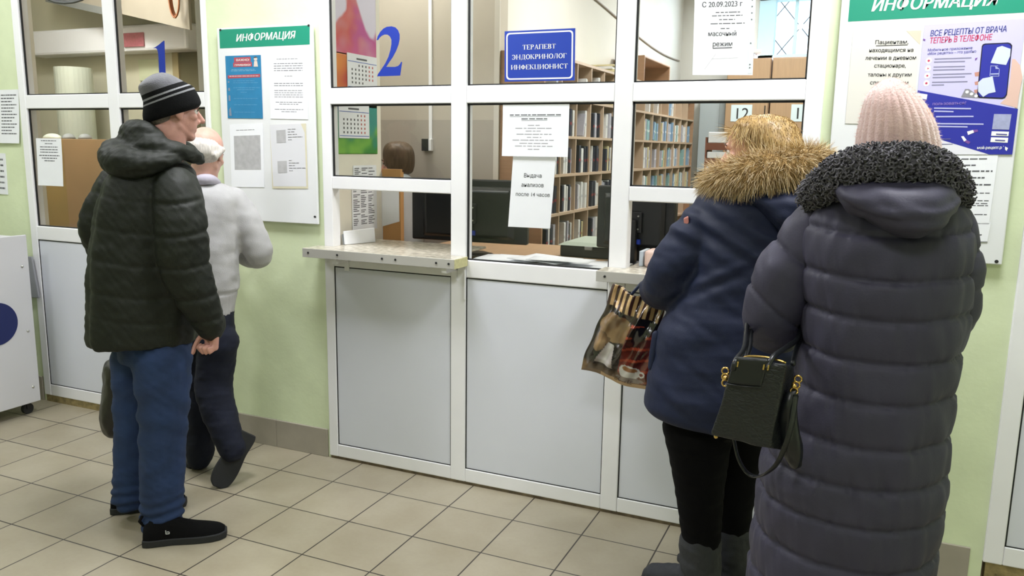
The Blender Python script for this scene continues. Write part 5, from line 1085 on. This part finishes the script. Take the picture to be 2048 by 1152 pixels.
# parka
nvp = mat('navy_cloth', '#131c38', .62, var=.08, scale=18, bump=.15, bscale=350, spec=.35)
b = MB()
trunk(b, fr, [(372, 1450, 1590, .0, .09), (395, 1408, 1608, .0, .15), (430, 1392, 1625, .0, .175), (520, 1385, 1632, .0, .19), (600, 1355, 1638, .0, .20), (660, 1315, 1640, .0, .215), (720, 1303, 1630, .0, .22), (780, 1288, 1615, .0, .225), (820, 1290, 1600, .0, .225)], pw=2.4)
limb(b, fr, [(1442, 425, -.01, 56), (1405, 470, -.02, 58), (1360, 530, -.01, 57), (1338, 562, .03, 52), (1324, 578, .12, 42), (1312, 580, .17, 34)]); limb(b, fr, [(1592, 430, .0, 54), (1620, 500, .02, 54), (1628, 560, .05, 48), (1592, 590, .14, 40), (1568, 590, .17, 34)])
# the hem drops to the right
hemv = 812
k0 = len(b.v)
trunk(b, fr, [(790, 1287, 1612, .0, .225), (815, 1284, 1600, .0, .22), (838, 1322, 1590, -.05, .17), (852, 1390, 1580, -.08, .13)], pw=2.4)
sl = [fr.p(1440, 405, 0), fr.p(1338, 562, .03)]
def dn(co, nn):
    o = .006*wr(co, (4, 4, 7), 81)+.003*wr(co, (9, 9, 18), 82); x = (co-np.array(fr.A))@R_; z = co[:, 2]
    d1 = z-(fr.p(1330, 606, -.1).z+.55*(x-x0_)); o += .011*np.exp(-(d1/.035)**2)*np.sin(d1*90)*np.clip((x-x0_+.02)*7, 0, 1)*np.clip(1-(x-x0_)*2.6, 0, 1)
    d2 = z-(fr.p(1400, 470, -.1).z-.35*(x-x0_-.15)); o += .006*np.sin(d2*95+2*np.sin(x*12))*np.exp(-(d2/.07)**2); return o
R_ = np.array(R); x0_ = float((fr.p(1325, 606, -.1)-fr.A).dot(R))
pk1 = sculpt('parka', b, [nvp], .0075, 6, dn, parent=w1)
b = MB(); q = cr([(1333, 648, -.10), (1322, 690, -.14), (1312, 730, -.15)], 6)
pts = [fr.p(*p) for p in q]
limb(b, fr, [(1300, 838-16, -.10, 6), (1350, 842, -.17, 6), (1430, 858, -.21, 6), (1520, 862, -.2, 6)], n=10)
b = MB(); limb(b, fr, [(1312, 668, -.045, 8), (1308, 700, -.05, 9), (1303, 735, -.055, 8)], n=12); sculpt('pocket_flap', b, [nvp], .005, 3, parent=w1)
b = MB(); b.hexa([fr.p(1367, 442, -.06), fr.p(1377, 437, -.075), fr.p(1378, 447, -.09), fr.p(1368, 452, -.075), fr.p(1367, 436, -.06), fr.p(1376, 431, -.075), fr.p(1377, 433, -.09), fr.p(1368, 437, -.075)]); b.build('sleeve_badge', mat('badge_orange', '#b5746a', .5), pk1, bevel=.003)
# hood behind the neck, inside collar and fur
b = MB(); trunk(b, fr, [(372, 1470, 1640, -.06, .10), (395, 1490, 1632, -.11, .12), (420, 1515, 1620, -.13, .11), (450, 1545, 1605, -.14, .09), (472, 1562, 1585, -.13, .06)]); limb(b, fr, [(1425, 385, .02, 22), (1470, 378, -.1, 30), (1540, 370, -.13, 34), (1610, 365, -.1, 32), (1640, 350, .03, 24), (1600, 365, .14, 26), (1500, 385, .17, 26), (1430, 385, .1, 20)])
sculpt('hood', b, [nvp], .007, 6, lambda co, nn: .006*wr(co, (8, 8, 12), 84), parent=w1)
b = MB(); limb(b, fr, [(1392, 349, .06, 5), (1402, 352, .06, 12), (1422, 362, .06, 18), (1450, 372, .08, 18)], n=14); sculpt('inner_collar', b, [mat('black_fleece', '#101012', .95)], .005, 3, parent=w1)
b = MB(); limb(b, fr, [(1428, 374, .10, 15), (1425, 366, .02, 22), (1450, 359, -.09, 28), (1500, 349, -.15, 35), (1550, 342, -.16, 38), (1595, 338, -.13, 37), (1628, 332, -.05, 32), (1640, 330, .04, 26)], n=22)
fm = mat('fur_base', '#9a7c4c', .9, var=.35, scale=40)
fur = sculpt('fur_trim', b, [fm], .007, 4, lambda co, nn: .007*wr(co, (14, 14, 14), 91), parent=w1)
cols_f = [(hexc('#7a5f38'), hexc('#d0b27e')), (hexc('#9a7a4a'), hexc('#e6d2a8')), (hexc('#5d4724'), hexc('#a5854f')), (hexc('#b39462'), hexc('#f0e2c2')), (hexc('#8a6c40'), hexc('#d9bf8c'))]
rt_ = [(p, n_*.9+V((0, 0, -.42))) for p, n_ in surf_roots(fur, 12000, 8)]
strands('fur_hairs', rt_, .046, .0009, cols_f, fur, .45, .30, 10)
# leggings and boots
b = MB(); lg = mat('black_leggings', '#08080a', .95, bump=.1, bscale=500, spec=.15)
trunk(b, fr, [(770, 1322, 1560, .02, .16), (820, 1326, 1548, .02, .16), (850, 1332, 1545, .02, .15)])
limb(b, fr, [(1396, 850, -.04, 72), (1398, 930, -.04, 56), (1400, 1000, -.03, 46), (1402, 1080, -.02, 38), (1402, 1140, -.02, 32)], n=24); limb(b, fr, [(1480, 850, .12, 64), (1474, 930, .13, 50), (1468, 1000, .13, 40), (1466, 1080, .13, 33), (1465, 1120, .13, 30)], n=24)
sculpt('leggings', b, [lg], .007, 5, lambda co, nn: .003*wr(co, (8, 8, 14), 95), parent=w1)
bt = mat('dark_grey_suede_boot', '#303237', .8, var=.12, scale=30, bump=.3, bscale=250)
def boot(rows, floor_px, heel_off, toe_dir, L, shaft_m):
    g = fr.p(*floor_px); g.z = 0; toe_dir = V(toe_dir).normalized(); b = MB()
    limb(b, fr, rows, n=26)
    sd = toe_dir.cross(Z); rr = []
    for t, ww, hh in cr([(-.075, .02, .03), (-.06, .038, .07), (-.02, .046, .10), (.04, .047, .105), (.10, .049, .08), (.15, .049, .066), (.19, .043, .055), (L-.055, .03, .044), (L-.04, .012, .03)], 4):
        rr.append([g+toe_dir*t+sd*(ww*math.cos(a_))+Z*(hh/2+.006+hh/2*math.sin(a_)) for a_ in [2*math.pi*k/26 for k in range(26)]])
    b.rings(rr)
    bo = sculpt('boot', b, [bt], .006, 5, lambda co, nn: .004*wr(co, (10, 10, 20), 97)+.002*wr(co, (30, 30, 40), 98), parent=w1)
    b = MB(); sd = toe_dir.cross(Z); pl = []
    for k in range(24): a = 2*math.pi*k/24; pl.append(g+toe_dir*(L/2-.055+(L/2+.005)*math.cos(a))+sd*(.05*math.sin(a)*(1 if math.cos(a) < .2 else .93)))
    b.prism(pl, Z*.016); b.build('sole', so, bo, bevel=.003); return bo
td = -R*.93+F*.25
boot([(1400, 1078, -.02, 41), (1401, 1110, -.02, 41), (1403, 1150, -.02, 40), (1405, 1180, -.02, 38)], (1405, 1186, -.02), 0, td, .26, bt); boot([(1468, 1060, .13, 36), (1467, 1100, .13, 36), (1466, 1130, .13, 34), (1466, 1155, .13, 33)], (1466, 1160, .13), 0, td, .25, bt)
# plastic shopping bag with a coffee picture
cor = [fr.p(1223, 569, .21), fr.p(1332, 611, .18), fr.p(1163, 739, .21), fr.p(1291, 781, .18)]
CB = {k: hexc(v) for k, v in dict(br='#3a221c', cr='#c9a878', bk='#15110f', sack='#a98b62', sack2='#6d563c', red='#7d2f28', red2='#a8452f', wh='#d9d6d4', cof='#9a6b45', tan='#b3936c', olive='#3a3128', gr='#8d8078').items()}
def coffee(s, t):
    n = nz(s, t, 4, 2)
    if t < .22: return CB['br'] if int(s*19) % 2 == 0 else CB['cr']
    c = mixc(CB['bk'], CB['olive'], .5+n)
    d = math.hypot((s-.34)/.30, (t-.42)/.16)+.35*nz(s, t, 6, 1)
    if d < 1: c = mixc(CB['sack'], CB['sack2'], .5+1.1*nz(s, t, 5, 4)+.4*(d-.5))
    if .16 < s < .30 and .55 < t < .62 and d > .8: c = CB['sack2']
    d = math.hypot((s-.16)/.10, (t-.62)/.12)
    if d < 1: c = mixc(CB['tan'], CB['sack2'], d)
    if s > .55 and t > .30:
        k = (t*7.5+s*1.2) % 1; c = CB['red2'] if k < .22 else mixc(CB['bk'], CB['red'], .6+1.2*n)
        if math.hypot((s-.72)/.12, (t-.40)/.08) < 1: c = CB['bk']
    wpt = .05+.12*max(0, (t-.60))*3
    if .60 < t < .86 and abs(s-.33) < wpt: c = mixc(CB['wh'], CB['gr'], abs(s-.33)/wpt*.7+(t-.6))
    if t > .84: c = mixc(c, CB['sack2'], sst(.84, .92, t)*(.7+n))
    d = math.hypot((s-.72)/.155, (t-.835)/.085)
    if t > .80 and d < 1: c = CB['wh'] if t < .90 else CB['gr']
    if math.hypot((s-.72)/.145, (t-.80)/.038) < 1: c = CB['wh']
    if math.hypot((s-.72)/.115, (t-.80)/.027) < 1: c = CB['cof']
    d = math.hypot((s-.895)/.05, (t-.84)/.035)
    if .55 < d < 1: c = CB['wh']
    if math.hypot((s-.74)/.21, (t-.925)/.03) < 1: c = CB['gr']
    if t > .955: c = CB['tan'] if s > .3 else CB['sack2']
    return c
cb = thing('coffee_shopping_bag', 'shiny plastic shopping bag with a coffee picture hanging beside the navy parka', 'bag', (cor[2]+cor[3])/2)
def bagface(sgn, nx=96, nzz=110):
    vs_ = []; cl = []; nn = ((cor[1]-cor[0]).cross(cor[2]-cor[0])).normalized()
    if nn.dot(CAM-cor[0]) < 0: nn = -nn
    for j in range(nzz+1):
        for i in range(nx+1):
            s, t = i/nx, j/nzz; p = (cor[0]*(1-s)+cor[1]*s)*(1-t)+(cor[2]*(1-s)+cor[3]*s)*t
            p = p+(cor[0]-cor[2])*(.022*math.sin(s*9+1)*(1-t)*(1 if 0 < s < 1 else .3)+.02*math.sin(s*7)*t)+(cor[1]-cor[0])*(.03*math.sin(t*5.2+.6)*(1-s)*(1 if sgn else 1)-.012*math.sin(t*17)*(1-s))
            e = min(1, 6*min(s, 1-s))*min(1, 5*(1-t)+.1)*min(1, .35+2*t); bul = .028*e*(.7+.3*math.sin(3.1*t))
            a = s*1.5+t*.55; wv = .010*math.sin(a*13+3*nz(s, t, 2, 3))+.008*nz(s, t, 5, 1)+.006*nz(s, t, 11, 2)
            wv += .016*math.exp(-((s-.62+.28*(t-.3))/.035)**2)*sst(.05, .2, t)*sst(.85, .5, t)
            p = p+nn*(sgn*bul+wv*min(1, 8*min(s, 1-s, 1-t)+.15)); vs_.append(p); cl.append(coffee(s, t))
    fs = [(j*(nx+1)+i, (j+1)*(nx+1)+i, (j+1)*(nx+1)+i+1, j*(nx+1)+i+1) for j in range(nzz) for i in range(nx)]
    me = bpy.data.meshes.new('bag_film'); me.from_pydata(vs_, [], fs); a = me.color_attributes.new('picture', 'FLOAT_COLOR', 'POINT'); a.data.foreach_set('color', [c for q in cl for c in q])
    me.materials.append(mat('printed_film', '#ffffff', .22, attr='picture', spec=.7, coat=.5)); me.polygons.foreach_set('use_smooth', [True]*len(fs)); o = bpy.data.objects.new('bag_film', me); C.objects.link(o)
    so_ = o.modifiers.new('thick', 'SOLIDIFY'); so_.thickness = .0008; put(o, cb); return o
f0 = bagface(1); bagface(-1)
tx = text_mesh('printed_word', 'COFFEE', .02, mat('coffee_print', '#4a3226', .5), (cor[2]*.36+cor[3]*.64+(cor[0]-cor[2])*.012+(CAM-cor[2]).normalized()*.014, (cor[3]-cor[2]).normalized(), (cor[0]-cor[2]).normalized()), ex=.0003, bold=.01); put(tx, cb)
for dd in (.185, .215):
    h_ = MB(); q = cr([(1262, 590, dd), (1276, 574, dd+.02), (1284, 566, dd+.06), (1292, 566, .26), (1300, 575, dd+.06), (1306, 604, dd-.02)], 5); h_.tube([fr.p(*p) for p in q], .007, 8, flat=.4); put(h_.build('handle', mat('dark_blue_handle', '#1c2438', .4), smooth=True), cb)
# ---------------- woman in the long quilted coat and pink hat ----------------
fr = Fr(1.56, -1.02); R, F = fr.R, fr.F
b = MB(); hf = F*.97+R*.2-Z*.05; hc = fr.p(1797, 304, 0); T = head(b, hc, hf, .95)
limb(b, fr, [(1797, 310, 0, 52), (1795, 370, 0, 56)])
trunk(b, fr, [(385, 1700, 1880, 0, .07), (430, 1650, 1900, 0, .10), (600, 1640, 1900, 0, .12), (800, 1640, 1870, 0, .13), (900, 1660, 1850, 0, .12), (940, 1700, 1810, 0, .07)])
for rows in ([(1648, 450, 0, 36), (1560, 620, .0, 32), (1568, 645, .2, 25), (1600, 640, .3, 20)], [(1890, 450, .0, 36), (1900, 620, .0, 32), (1860, 645, .2, 25), (1830, 640, .3, 20)],
             [(1690, 920, -.02, 70), (1680, 1150, -.02, 50), (1675, 1400, -.02, 34), (1672, 1450, 0, 30)], [(1800, 920, .06, 70), (1795, 1150, .06, 50), (1790, 1370, .06, 34), (1788, 1420, .06, 30)]): limb(b, fr, rows)
hand(b, fr.p(1600, 640, .3), F*.8+R*.5, -Z*.8+R*.2, .9, thumb=1); hand(b, fr.p(1830, 640, .3), F*.8-R*.5, -Z*.8-R*.2, .9, thumb=-1)
w2 = sculpt('person', b, [MATS['skin_fair']], .005, 3); tag(w2, 'woman in a long dark grey quilted coat and pink knitted hat seen from behind', 'person'); eyes(T, .95, w2)
# hat
pkm = mat('pink_mohair', '#d9b9b4', .95, var=.06, scale=60, bump=.6, bscale=220, sheen=.6)
rows = [(1713, 312, 1884, 314, .108), (1711, 296, 1883, 300, .110), (1713, 270, 1879, 275, .110), (1719, 240, 1870, 243, .105), (1727, 207, 1850, 207, .092), (1738, 184, 1826, 180, .072), (1755, 168, 1808, 166, .048), (1768, 160, 1796, 158.5, .026), (1778, 156.5, 1787, 156, .009)]
ho = hat('knitted_hat', fr, rows, [pkm], [0]*9, w2, n=336, rib=.035, nr=26)
cols_p = [(hexc('#cfaaa6'), hexc('#e6cdc8')), (hexc('#d9b9b4'), hexc('#efdcd7'))]
strands('hat_fuzz', [(p, n_) for p, n_ in surf_roots(ho, 9000, 3, lambda c: c[2] > 1.2)], .011, .00028, cols_p, ho, .1, .6, 12)
# coat
qt = mat('dark_grey_nylon', '#3b394a', .58, var=.06, scale=14, bump=.12, bscale=200, spec=.3)
b = MB()
trunk(b, fr, [(372, 1722, 1866, 0, .08), (395, 1650, 1905, 0, .12), (430, 1618, 1928, 0, .155), (480, 1606, 1934, 0, .175), (560, 1602, 1932, 0, .185), (640, 1604, 1922, 0, .185), (700, 1600, 1908, 0, .185), (760, 1590, 1896, 0, .19), (830, 1565, 1888, 0, .20), (900, 1532, 1880, 0, .205), (960, 1518, 1874, 0, .21), (1060, 1512, 1861, 0, .21), (1152, 1502, 1845, 0, .215), (1230, 1498, 1838, 0, .215), (1290, 1500, 1835, 0, .21)], pw=2.5, n=56)
sv = [466, 556, 636, 722, 803, 890, 970, 1048, 1136, 1225]; sz = [fr.p(1750, v, -.18).z for v in sv]
A_ = np.array(fr.A); Rn, Fn = np.array(R), np.array(F)
def dq(co, nn):
    x = (co-A_)@Rn; z = co[:, 2]+.008*np.sin(x*13+1)-.03*np.clip(x, -1, 0)*0; o = np.zeros(len(co)); top = sz[0]
    for a, e in zip(sz, sz[1:]):
        k = (z <= a) & (z > e); t = (a-z)/(a-e); o = np.where(k, .0105*np.clip(np.sin(np.pi*np.clip(t, 0, 1)**.8), 0, 1)**.5, o)
    o = np.where(z > top, .006, o); o = np.where(z < sz[-1], .01, o)
    for s in sz: o -= .005*np.exp(-((z-s)/.006)**2)
    
    near = np.exp(-(np.min(np.abs(z[:, None]-np.array(sz)[None]), axis=1)/.03)**2); return o+.006*wr(co, (4, 4, 5), 101)+.004*wr(co, (11, 11, 5), 102)+(.001+.004*near)*wr(co, (26, 26, 9), 103)
coat = sculpt('quilted_coat', b, [qt], .0065, 4, dq, parent=w2)
def sleeve(rows, seed, cuts):
    b = MB(); limb(b, fr, rows, n=28); q = [fr.p(*r_[:3]) for r_ in rows]; L = [0]
    for a, e in zip(q, q[1:]): L.append(L[-1]+(e-a).length)
    qa = np.array([list(v) for v in cr([list(p) for p in q], 6)]); 
    def ds_(co, nn):
        d = ((co[:, None, :]-qa[None])**2).sum(2); i = d.argmin(1); t = i/(len(qa)-1)*(len(rows)-1); o = np.full(len(co), .006)
        dm = np.min(np.abs(((co[:, None, :]-np.array([list(fr.p(*c_[:3])) for c_ in cuts])[None])*np.array([list(c_[3]) for c_ in cuts])[None]).sum(2)), axis=1)
        o = 0.009*np.clip(dm/.045, 0, 1)**.5-.004*np.exp(-(dm/.005)**2)
        return o+.004*wr(co, (7, 7, 7), seed)+.003*wr(co, (18, 18, 12), seed+1)
    return sculpt('sleeve', b, [qt], .0065, 4, ds_, parent=w2)
nl = (Z*.80+R*.55).normalized(); n2 = (Z*.75+R*.62).normalized(); nr_ = (Z*.95-R*.1).normalized()
sleeve([(1645, 442, .0, 46), (1612, 490, -.01, 54), (1578, 548, -.02, 60), (1556, 600, -.02, 59), (1547, 645, .0, 51), (1556, 655, .10, 44), (1585, 648, .22, 37)], 111, [(1588, 506, -.02, nl), (1535, 594, -.02, n2), (1552, 690, .06, (F*.9).normalized())])
sleeve([(1896, 446, .0, 40), (1908, 500, .0, 46), (1910, 560, .0, 45), (1905, 615, .02, 43), (1890, 650, .08, 39), (1855, 650, .22, 34)], 121, [(1910, 500, 0, nr_), (1908, 580, 0, nr_), (1895, 660, .05, F)])
# hood pouch and curly trim
b = MB(); trunk(b, fr, [(352, 1700, 1872, -.10, .07), (375, 1668, 1905, -.13, .11), (400, 1668, 1915, -.14, .13), (425, 1700, 1906, -.15, .125), (445, 1738, 1888, -.15, .11), (462, 1775, 1860, -.14, .08), (470, 1800, 1840, -.13, .05)], n=44, pw=2.1)
limb(b, fr, [(1640, 395, -.02, 22), (1690, 372, -.12, 26), (1790, 360, -.15, 28), (1870, 368, -.12, 26), (1908, 395, -.02, 20)], n=16)
sculpt('hood', b, [qt], .0065, 4, lambda co, nn: .007*wr(co, (6, 6, 16), 131)+.005*wr(co, (14, 14, 26), 132), parent=w2)
b = MB(); limb(b, fr, [(1622, 396, -.03, 20), (1645, 376, -.09, 27), (1685, 350, -.14, 33), (1735, 334, -.165, 35), (1795, 331, -.17, 34), (1848, 334, -.155, 34), (1884, 354, -.11, 31), (1908, 382, -.04, 24), (1912, 398, .03, 18), (1880, 392, .14, 20), (1790, 385, .2, 22), (1690, 390, .14, 20), (1630, 396, .04, 18)], n=20)
ck = mat('curly_charcoal_wool', '#5a585d', .9, var=.2, scale=60)
tr = sculpt('curly_trim', b, [ck], .0075, 4, lambda co, nn: .005*wr(co, (20, 20, 20), 141), parent=w2)
rr = random.Random(4); cm = MB()
for p, n_ in surf_roots(tr, 3400, 17):
    a = n_.cross(V((rr.gauss(0, 1), rr.gauss(0, 1), rr.gauss(0, 1)))).normalized(); e = n_.cross(a); rad = rr.uniform(.0045, .0078); ph = rr.uniform(0, 6.28); dirn = rr.choice((-1, 1)); pts = []
    for k in range(8):
        th = ph+dirn*k*.85; pts.append(p+n_*(.001+.0022*k)+(a*math.cos(th)+e*math.sin(th))*rad*(1-.05*k))
    cm.tube(pts, [.0028*(1-.06*k) for k in range(8)], 5, cap=False)
cm.build('wool_curls', ck, tr, smooth=True, keep=True)
# legs and boots below the frame
b = MB(); limb(b, fr, [(1690, 1150, -.02, 64), (1680, 1300, -.02, 52), (1676, 1420, -.02, 44)]); limb(b, fr, [(1800, 1150, .06, 64), (1795, 1300, .06, 52), (1790, 1400, .06, 44)]); sculpt('leggings', b, [MATS['black_leggings']], .008, 4, parent=w2)
for u, v, dd in ((1676, 1455, -.02), (1790, 1425, .06)):
    g = fr.p(u, v, dd); g.z = 0; b = MB(); b.tube([g+Z*.05, g+Z*.2], [.05, .056], 20)
    for t, hz in ((-.04, .06), (0, .06), (.07, .055), (.14, .042)): b.sphere(g+F*t+Z*hz*.9, .047, 18, 10, sq=(1, 1, hz*.9/.047))
    bo = sculpt('boot', b, [bt], .007, 4, parent=w2); b = MB(); b.prism([g+F*(.055+.13*math.cos(a))+R*.046*math.sin(a) for a in [2*math.pi*k/20 for k in range(20)]], Z*.014); b.build('sole', so, bo)
# handbag on her forearm
hbm = mat('black_leather', '#111417', .36, bump=.12, bscale=90)
def croc():
    m = mat('black_croc_leather', '#15181b', .42); n = m.node_tree; bs = n.nodes['Principled BSDF']; co = n.nodes.new('ShaderNodeTexCoord'); mp = n.nodes.new('ShaderNodeMapping'); mp.inputs['Scale'].default_value = (70, 70, 130); n.links.new(co.outputs['Object'], mp.inputs[0])
    v = n.nodes.new('ShaderNodeTexVoronoi'); v.feature = 'DISTANCE_TO_EDGE'; v.inputs['Scale'].default_value = 1; n.links.new(mp.outputs[0], v.inputs[0]); r = n.nodes.new('ShaderNodeValToRGB'); r.color_ramp.elements[1].position = .25; n.links.new(v.outputs[0], r.inputs[0])
    bp = n.nodes.new('ShaderNodeBump'); bp.inputs['Strength'].default_value = .3; bp.inputs['Distance'].default_value = .003; n.links.new(r.outputs[0], bp.inputs['Height']); n.links.new(bp.outputs[0], bs.inputs['Normal']); return m
crc = croc(); gold = mat('gold_metal', '#d3b06a', .25, 1)
hbag = thing('handbag', 'black crocodile-pattern handbag with gold fittings hanging from the grey coat sleeve', 'bag', fr.p(1500, 900, -.2))
DF, DB = -.335, -.24
def hexp(mb, f, bk, df=DF, db=DB): mb.hexa([fr.p(*f[3], df), fr.p(*f[2], df), fr.p(*bk[2], db), fr.p(*bk[3], db), fr.p(*f[0], df), fr.p(*f[1], df), fr.p(*bk[1], db), fr.p(*bk[0], db)])
b = MB(); hexp(b, [(1468, 722), (1574, 728), (1540, 900), (1418, 870)], [(1478, 716), (1592, 732), (1592, 905), (1440, 862)])
body = put(sculpt('bag_body', b, [crc], .0045, 6, lambda co, nn: .003*wr(co, (10, 10, 8), 151)), hbag)
b = MB(); hexp(b, [(1470, 714), (1538, 720), (1522, 776), (1452, 770)], [(1472, 712), (1540, 716), (1524, 772), (1454, 766)], DF-.008, DF+.012); put(sculpt('front_flap', b, [hbm], .003, 4), hbag)
b = MB(); b.tube([fr.p(u, v, DF-.009) for u, v in ((1453, 768), (1486, 773), (1521, 775))], .0018, 6); put(b.build('flap_piping', hbm, smooth=True), hbag)
b = MB(); q = cr([(1470, 722), (1498, 713), (1540, 716), (1572, 726)], 4); b.tube([fr.p(u, v, (DF+DB)/2) for u, v in q], .003, 8); put(b.build('zip', gold, smooth=True), hbag)
for pth in ([(1466, 740, DF-.008), (1472, 720, DF), (1488, 697, -.22), (1493, 660, -.08), (1502, 604, .05), (1540, 588, .09), (1590, 610, .08), (1598, 670, -.06), (1576, 692, -.2), (1548, 712, DF+.02), (1532, 738, DF-.008)],
            [(1490, 722, DB), (1500, 690, -.16), (1503, 650, -.02), (1512, 600, .10), (1550, 586, .14), (1600, 608, .13), (1606, 660, 0), (1592, 700, -.14), (1586, 728, DB)]):
    h_ = MB(); h_.tube([fr.p(*p) for p in cr(pth, 5)], .0058, 10); put(h_.build('handle', hbm, smooth=True), hbag)
for u, v in ((1466, 727), (1475, 728), (1527, 734), (1536, 735)):
    b = MB(); b.hexa([fr.p(u-2.5, v+6, DF-.012), fr.p(u+1, v+6, DF-.012), fr.p(u+1, v+6, DF), fr.p(u-2.5, v+6, DF), fr.p(u-.5, v-5, DF-.012), fr.p(u+3, v-5, DF-.012), fr.p(u+3, v-5, DF), fr.p(u-.5, v-5, DF)]); put(b.build('gold_ring', gold, bevel=.0008), hbag)
def clasp(u, v, dd, sx):
    b = MB()
    for k in range(3): c_ = fr.p(u+sx*k*2, v+k*12, dd); b.tube([c_+(R*math.cos(a)+Z*math.sin(a))*.0075 for a in [2*math.pi*j/12 for j in range(13)]], .0022, 6)
    b.sphere(fr.p(u+sx*4, v+14, dd-.006), .006, 10, 8); put(b.build('gold_clasp', gold, smooth=True), hbag)
clasp(1451, 742, DF+.03, 0); clasp(1596, 758, DF+.04, -2)
b = MB(); limb(b, fr, [(1590, 778, DF+.05, 8), (1578, 805, DF+.04, 15), (1576, 850, DF+.05, 20), (1584, 895, DF+.06, 22), (1590, 925, DF+.07, 14)], n=16); put(sculpt('side_tassel', b, [hbm], .004, 4, lambda co, nn: .003*wr(co, (40, 40, 6), 161)), hbag)
b = MB(); q = cr([(1452, 770, DF+.06), (1458, 830, DB+.02), (1468, 880, DB+.03), (1476, 915, DB+.03), (1492, 943, DB+.03), (1512, 953, DB+.02), (1535, 945, DF+.05), (1558, 920, DF+.03), (1580, 860, DF+.02), (1592, 790, DF+.04)], 6); b.tube([fr.p(*p) for p in q], .0085, 10, flat=.35); put(b.build('long_strap', hbm, smooth=True), hbag)
put(MB().sphere(fr.p(1432, 873, DF+.012), .005, 8, 6).build('gold_foot', gold, smooth=True), hbag)
